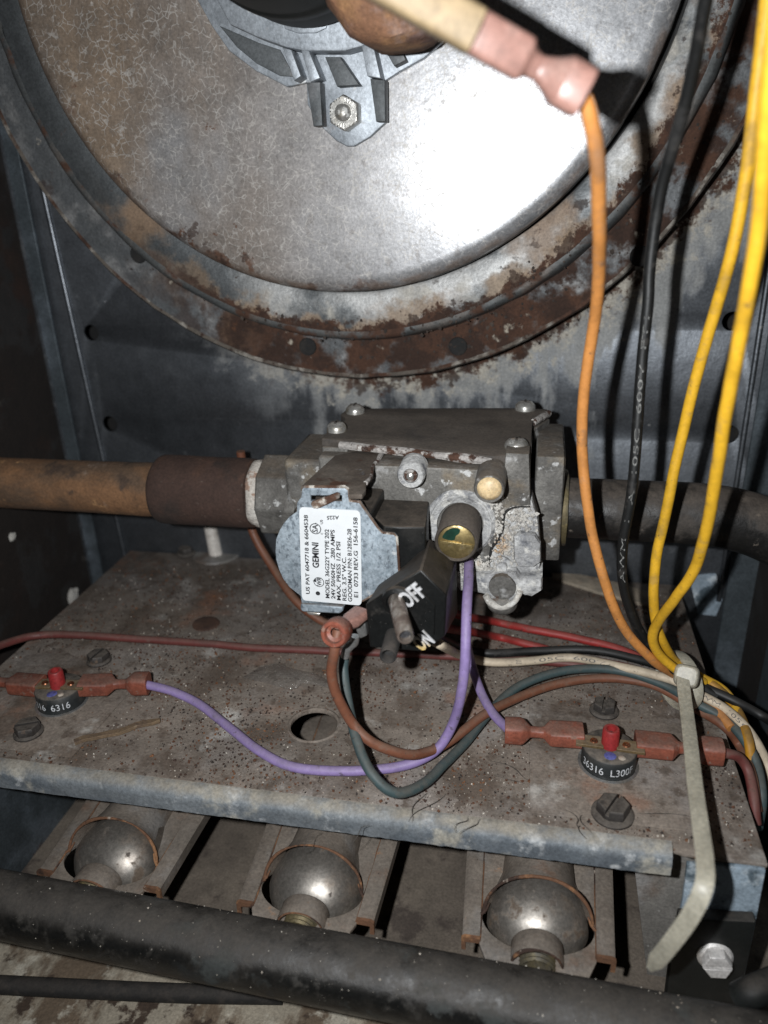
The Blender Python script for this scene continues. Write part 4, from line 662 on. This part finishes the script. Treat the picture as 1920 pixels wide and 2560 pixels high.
wire('white_wire', 'cream white wire with faint print from the valve through the tie', 'wire_white', [(1080, 1600, 'y', .190), (1105, 1614, 'y', .188), (1151, 1637, 'z', .010), (1225, 1656, 'z', .007), (1330, 1652, 'z', .006), (1431, 1645, 'z', .0065), (1557, 1668, 'z', .008), (1675, 1698, 'z', .009), (1735, 1729, 'z', .008), (1811, 1772, 'z', .006), (1872, 1830, 'z', .004), (1918, 1912, 'x', .073), (1938, 2010, 'x', .074)], print_=[('AWM  105C', .66, .84, 'print_dark'), ('E  105C  600V', .30, .48, 'print_dark')])
wire('green_wire', 'dark green grey wire looping down in front of the purple wire', 'wire_green', [(862, 1640, 'y', .180), (860, 1680, 'y', .178), (872, 1760, 'y', .172), (892, 1850, 'y', .163), (930, 1935, 'y', .156), (990, 1982, 'z', .007), (1060, 1958, 'z', .005), (1110, 1912, 'z', .004), (1165, 1855, 'z', .003), (1240, 1762, 'z', .0045), (1304, 1713, 'z', .006), (1389, 1682, 'z', .007), (1473, 1671, 'z', .007), (1557, 1679, 'z', .0065), (1659, 1712, 'z', .006), (1739, 1757, 'z', .0055), (1811, 1797, 'z', .004), (1861, 1848, 'z', .003), (1893, 1915, 'x', RX), (1905, 1995, 'x', RX), (1895, 2070, 'x', RX)])
wb = wire('brown_wire', 'brown wire looping from the ringed terminal under the label to the tie', 'wire_brown', [(845, 1575, 'y', .166), (836, 1625, 'y', .164), (829, 1685, 'y', .164), (845, 1745, 'y', .165), (880, 1805, 'y', .166), (930, 1855, 'y', .165), (1015, 1887, 'z', .009), (1070, 1880, 'z', .006), (1130, 1848, 'z', .0055), (1215, 1783, 'z', .006), (1304, 1740, 'z', .0045), (1389, 1711, 'z', .004), (1473, 1696, 'z', .004), (1557, 1697, 'z', .004), (1642, 1716, 'z', .004), (1743, 1773, 'z', .003), (1811, 1816, 'z', .003), (1850, 1866, 'x', .0655), (1880, 1940, 'x', .0655), (1893, 2030, 'x', .066)])
q = U(844, 1578, y=.1655); d = V((-.12, -1, .28)).normalized()
MB().lathe([(.0022, -.0010), (.0036, -.0006), (.0038, .0), (.0038, .0036), (.0034, .0042), (.0025, .0042), (.0023, .0030), (.0014, .0026)], q - d * .001, d, 30).build('terminal_collar', 'crimp_red', parent=wb, smooth=50)
a = q - d * .001; b = U(905, 1530, y=.176)
MB().loft([sq_ring(a.lerp(b, s), *frame(b - a)[:2], w_, h_, .6) for s, w_, h_ in ((0, .0020, .0020), (.35, .0018, .0017), (.5, .0026, .0017), (1, .0028, .0015))]).build('terminal_sleeve', 'crimp_pink', parent=wb, smooth=50)
ol = [U(*p, y=.176) for p in ((885, 1556), (912, 1552), (918, 1590), (900, 1598), (890, 1578))]
o = MB().prism(ol, (0, .004, 0)).add([], []).build('spade_clip', 'terminal_tin', bevel=.0004, base=ol[3]); tag(o, 'bent tin spade clip beside the ringed red terminal', 'clip')
ol = crom([U(*p, y=.1765) for p in ((888, 1590), (885, 1606), (876, 1614), (866, 1626), (862, 1642))], 4)
m = MB(); m.tube(ol, .0013, 10); o = m.build('crimp_barrel', 'terminal_tin', base=ol[-1]); tag(o, 'small tin crimp barrel gripping the green wire top', 'crimp')
w3 = wire('maroon_wire', 'short maroon wire leaving the L300F switch over the shelf edge', 'wire_maroon', [(1795, 1880, 'z', TZ), (1822, 1884, 'z', .0062), (1850, 1897, 'z', .004), (1872, 1935, 'x', .0640), (1885, 2000, 'x', .0645), (1890, 2060, 'x', .065)])
terminal(w3, U(1806, 1880, z=TZ), U(1588, 1858, z=TZ))
w4 = wire('brown_lead', 'short lead on the far terminal of the switch near the splinter', 'wire_maroon', [(-160, 1690, 'z', .006), (-60, 1698, 'z', .006), (-30, 1702, 'z', .006)])
terminal(w4, U(-62, 1700, z=.006), U(104, 1714, z=.006))
wire('copper_wire', 'rusty orange wire passing down behind the valve and coupling', 'wire_brown', [(602, 1128, 'y', .266), (606, 1160, 'y', .266), (612, 1240, 'y', .265), (634, 1335, 'y', .262), (685, 1424, 'y', .256), (742, 1504, 'z', .010), (820, 1560, 'z', .003), (900, 1590, 'z', .002)], r=.0017)
wire('mustard_wire', 'dirty mustard wire curving away behind the tie over the shelf edge', 'wire_mustard', [(1625, 1600, 'z', .026), (1650, 1640, 'z', .018), (1700, 1672, 'z', .013), (1770, 1704, 'z', .009), (1835, 1765, 'z', .005), (1870, 1840, 'x', .066), (1880, 1920, 'x', .067)])
# ================================================================== CABLE TIE
ct = thing('cable_tie', 'long translucent nylon cable tie binding the wire bundle, tail hanging over the shelf', 'cable tie', U(1700, 1720, z=.002))
hd = U(1716, 1690, z=.0185); u, v, n_ = V((1, 0, 0)), V((0, 1, 0)), V((0, 0, 1))
d = (V((0, 0, H)) - hd).normalized(); hu, hv, hn = frame(d)
MB().loft([sq_ring(hd + hn * z, hu, hv, w_, w_ * .95, .55) for z, w_ in ((-.0030, .0030), (-.0024, .0036), (.0010, .0036), (.0020, .0030), (.0021, .0014))]).build('tie_head', 'tie_nylon', parent=ct, smooth=50, bevel=.0003)
tail = crom([hd + hn * .0006 + V((-.0012, 0, 0)), U(1712, 1745, y=.196), U(1724, 1840, y=.178), U(1737, 1960, y=.158), U(1752, 2070, y=.142), U(1762, 2150, y=.131), U(1760, 2215, y=.124), U(1726, 2290, y=.122), U(1672, 2365, y=.124), U(1625, 2420, y=.127)], 10)
def ribbon(P, wd, th, wdir, taper=0):
    rings = []
    for i, p in enumerate(P):
        d = (P[min(i + 1, len(P) - 1)] - P[max(i - 1, 0)]).normalized(); wv = wdir(i / (len(P) - 1)) if wdir else d.cross(V((.0, -.35, .94))).lerp(d.cross(V((-.35, -.75, .55))), i / (len(P) - 1)) * -1; wv = (wv - d * wv.dot(d)).normalized(); tv = d.cross(wv); k = 1 - (taper * max(0, (i / (len(P) - 1) - .96) / .04))
        rings.append([p + wv * (wd / 2 * k * a) + tv * (th / 2 * b) for a, b in ((-1, -.7), (-.85, -1), (.85, -1), (1, -.7), (1, .7), (.85, 1), (-.85, 1), (-1, .7))])
    return MB().loft(rings)
ribbon(tail, .0037, .0011, None, .6).build('tie_tail', 'tie_nylon', parent=ct, smooth=50)
cc = U(1706, 1700, z=.009); lo_ = []
for k in range(30):
    a = 2 * math.pi * k / 29; lo_.append(cc + V((-.35 * .0105 * math.cos(a), .0105 * math.cos(a), .0078 * math.sin(a))) + V((-.0025 * (1 - math.sin(a)) * .5, 0, 0)))
ribbon(lo_, .0035, .0010, lambda t: V((1, .35, 0))).build('tie_loop', 'tie_nylon', parent=ct, smooth=50)
# ================================================================== ROLLOUT SWITCHES
def switch(c, rot, txt, label, t0, t1):
    c = V(c); s = thing('rollout_switch', label, 'switch', c, 'rollout switches on the burner shelf'); r = .0077; h = .0064
    MB().lathe([(.0001, 0), (r, 0), (r, h - .0005), (r - .0005, h), (.0001, h)], c, (0, 0, 1), 48).build('switch_body', 'switch_black', parent=s, smooth=50)
    MB().lathe([(.0078, .0), (.0086, .0), (.0086, .0003), (.0078, .0004)], c, (0, 0, 1), 40).build('mounting_flange', 'terminal_tin', parent=s)
    a = V((math.cos(rot), math.sin(rot), 0)); b = V((-a.y, a.x, 0)); top = c + V((0, 0, h))
    MB().obox(top + V((0, 0, .0005)) - a * .0095, top + V((0, 0, .0005)) - a * .0018, .0046, .0009).build('terminal_bar', 'switch_brass', parent=s, bevel=.0001)
    MB().obox(top + V((0, 0, .0005)) + a * .0018, top + V((0, 0, .0005)) + a * .0095, .0046, .0009).build('terminal_bar', 'switch_brass', parent=s, bevel=.0001)
    for sg in (-1, 1): MB().lathe([(.0012, .0009), (.0010, .0013), (.0005, .0012), (.0001, .0010)], top + a * sg * .0045, (0, 0, 1), 16).build('rivet', 'copper_rivet', parent=s)
    MB().lathe([(.0025, 0), (.0024, .0056), (.0021, .0061), (.0014, .0061), (.0013, .0040), (.0001, .0040)], top, (0, 0, 1), 26).build('reset_button', 'button_red', parent=s, smooth=50)
    MB().lathe([(.0001, .0042), (.0013, .0042)], top, (0, 0, 1), 18).build('button_bore', 'ink', parent=s)
    p = top - b * .0045; MB().lathe([(.0001, .0003), (.0014, .00028), (.0017, .0001)], p, (0, 0, 1), 14, nz=.0003).build('paint_dab', 'paint_blue', parent=s)
    MB().lathe([(.0001, .0004), (.0008, .0003), (.0010, .0001)], top - b * .0048 + a * .0032, (0, 0, 1), 10, nz=.0003).build('grit_lump', 'flake_white', parent=s)
    vs, fs = text(txt, 0); x0 = min(p.x for p in vs); x1 = max(p.x for p in vs); m = MB()
    m.add([c + V(((r + .00005) * math.cos(t), (r + .00005) * math.sin(t), .0018 + p.y / .72 * .0025)) for p in vs for t in [t0 + (t1 - t0) * (p.x - x0) / (x1 - x0)]], fs); m.build('printed_marking', 'print_white', parent=s, smooth=180)
    return s
c = U(1524, 1868, z=.0064); switch((c.x, c.y, .0006), R(-3), '36316  L300F', 'black rollout switch printed L300F with red reset button beside the cable tie', R(-158), R(-38))
c = U(147, 1718, z=.0064); switch((c.x, c.y, .0006), R(6), '36316  6316', 'black rollout switch with red reset button fed by the long purple wire', R(-150), R(-35))
# ================================================================== SMALL THINGS
q = U(540, 1388, z=0); cs = thing('igniter_insulator', 'white ceramic insulator stub standing on the shelf under the coupling', 'insulator', (q.x, q.y, 0))
MB().lathe([(.0001, .0150), (.0024, .0150), (.0029, .0142), (.0031, .0010), (.0031, 0)], (q.x, q.y, .0005), (-.06, -.02, 1), 26).build('ceramic_stub', 'ceramic', parent=cs, smooth=50)
MB().lathe([(.003, .0008), (.0105, .0007), (.0112, .0)], (q.x, q.y + .001, 0), (0, 0, 1), 40).build('base_flange', 'grey_plate', parent=cs)
fl_ = [(605, 1694), (648, 1668), (690, 1658), (735, 1672), (790, 1684), (832, 1708), (834, 1722), (790, 1712), (752, 1708), (742, 1722), (716, 1722), (670, 1708)]
fq = [U(*p, z=.0006 + .0010 * rnd.random()) for p in fl_]; cen = sum(fq, V((0, 0, 0))) / len(fq) + V((0, 0, .0006)); m = MB(); mid = [p.lerp(cen, .5) + V((0, 0, rnd.uniform(-.0002, .0009))) for p in fq]; n = len(fq)
m.add(fq + mid + [cen], [(i, (i + 1) % n, n + (i + 1) % n, n + i) for i in range(n)] + [(n + i, n + (i + 1) % n, 2 * n) for i in range(n)])
o = m.build('plastic_film', 'film', base=(cen.x, cen.y, 0), smooth=70); mo_ = o.modifiers.new('thick', 'SOLIDIFY'); mo_.thickness = .0001; tag(o, 'torn scrap of clear plastic film lying behind the shelf hole', 'film')
a = U(186, 1856, z=.0012); b = U(402, 1800, z=.0012); P = [a.lerp(b, k / 10) + V((0, .0006 * math.sin(k), .0002 * math.sin(k * 2))) for k in range(11)]
o = ribbon(P, .0022, .0012, lambda t: V((.2, 1, 0)), .6).build('wood_splinter', 'twig', base=a - V((0, 0, .0006))); tag(o, 'thin brown splinter lying on the shelf in front of a rollout switch', 'splinter')
for px, py, s, nm in ((180, 1490, .0034, 'beige crumbling lump stuck on the dark rusty side wall by the shelf edge'), (30, 1342, .0018, 'small pale crumb stuck on the dark rusty side wall under the rusty pipe')):
    q = U(px, py, x=lx - .0006); m = MB(); m.ball(q, s * .6, s, s * 1.1, 14, 8); 
    for i, p in enumerate(m.v): m.v[i] = p + V((1, 1, 1)) * s * .35 * noise.noise(p * 500)
    o = m.build('debris_lump', 'crust_white'); tag(o, nm, 'debris', 'crumbs on the left wall')
o = MB().tube(crom([V((-.26, .128, -.0773)), V((-.19, .1345, -.0773)), V((-.162, .138, -.0773)), V((-.13, .142, -.0773)), V((-.10, .146, -.0773)), V((-.07, .151, -.0776))], 8), .0028, 18).build('floor_hose', 'rubber_dark'); tag(o, 'black hose lying on the mottled floor below the manifold', 'hose')
o = MB().tube(crom([U(1850, 2496, y=.137), U(1885, 2478, y=.137), U(1925, 2462, y=.139), U(1980, 2440, y=.142)], 8), .0036, 16).build('black_hose_end', 'motor_black'); tag(o, 'end of a black hose by the manifold bracket', 'hose')
# loose grit on the shelf, manifold and burners
def scatter(name, mat, n, smin, smax, label, dens, extra=()):
    mb = MB()
    for k in range(n):
        for _ in range(20):
            p = V((rnd.uniform(SX0 + .002, SX1 - .001), rnd.uniform(SY0, .29), 0))
            if (p.x - hc.x) ** 2 + (p.y - hc.y) ** 2 < .0086 ** 2: continue
            if rnd.random() < dens(p): break
        s = smin + (smax - smin) * rnd.random() ** 3; crumb(mb, p + V((0, 0, s * .4)), s)
    o = mb.build(name, mat, kind='stuff', smooth=20, base=(-.06, .22, 0)); tag(o, label, 'grit'); return o
dens = lambda p: .25 + .75 * max(0, noise.noise(V((p.x * 28, p.y * 28, 2))) + .25) * (1.25 if p.y < .22 else .5)
scatter('rust_grit', 'flake_rust', 8500, .00012, .00062, 'brown rust grit scattered over the shelf', dens)
scatter('dark_grit', 'flake_dark', 6500, .00011, .00056, 'dark grit scattered over the shelf', dens)
scatter('pale_grit', 'flake_white', 2600, .00009, .00040, 'pale gritty crumbs scattered over the shelf', lambda p: .15 + .6 * max(0, noise.noise(V((p.x * 45, p.y * 45, 7))) + .1) + (.5 if p.x > -.03 and p.y < .19 else 0))
mb = MB()
for k in range(230):
    x = rnd.uniform(-.17, .075); a = R(rnd.uniform(30, 165)); s = .00007 + .00036 * rnd.random() ** 5; crumb(mb, V((x, MYF(x) - MR * math.cos(a), MZ + MR * math.sin(a))), s)
o = mb.build('pipe_grit', 'flake_white', kind='stuff', smooth=20, base=(-.05, .13, MZ)); tag(o, 'tiny pale crumbs sitting on the black manifold', 'grit')
mb = MB()
for a, b in (((1060, 1985), (1022, 2056)), ((1110, 1985), (1020, 2058)), ((1165, 2040), (1140, 2085)), ((1210, 2045), (1150, 2090)), ((1435, 2060), (1465, 2095)), ((1450, 2040), (1470, 2080)), ((1420, 2030), (1455, 2072)), ((1235, 1940), (1320, 1965)), ((1590, 2030), (1740, 2050)), ((1230, 1905), (1330, 1950)), ((1120, 1890), (1180, 1850)), ((930, 2060), (860, 2120)), ((790, 2080), (740, 2130))):
    p, q = U(*a, z=.0012), U(*b, z=.0002); P = [p.lerp(q, k / 7) + V((.0009 * math.sin(k * .8 + p.x * 900), .0006 * math.cos(k * .7 + p.y * 700), .0008 * math.sin(k / 7 * 3.1))) for k in range(8)]; mb.tube(crom(P, 4), [.00004 + .00006 * math.sin(3.1 * i / 28) for i in range(29)], 5)
o = mb.build('lint_strands', 'lint', kind='stuff', base=(0, .17, 0)); tag(o, 'dark hair and cobweb strands caught on the shelf front', 'lint')
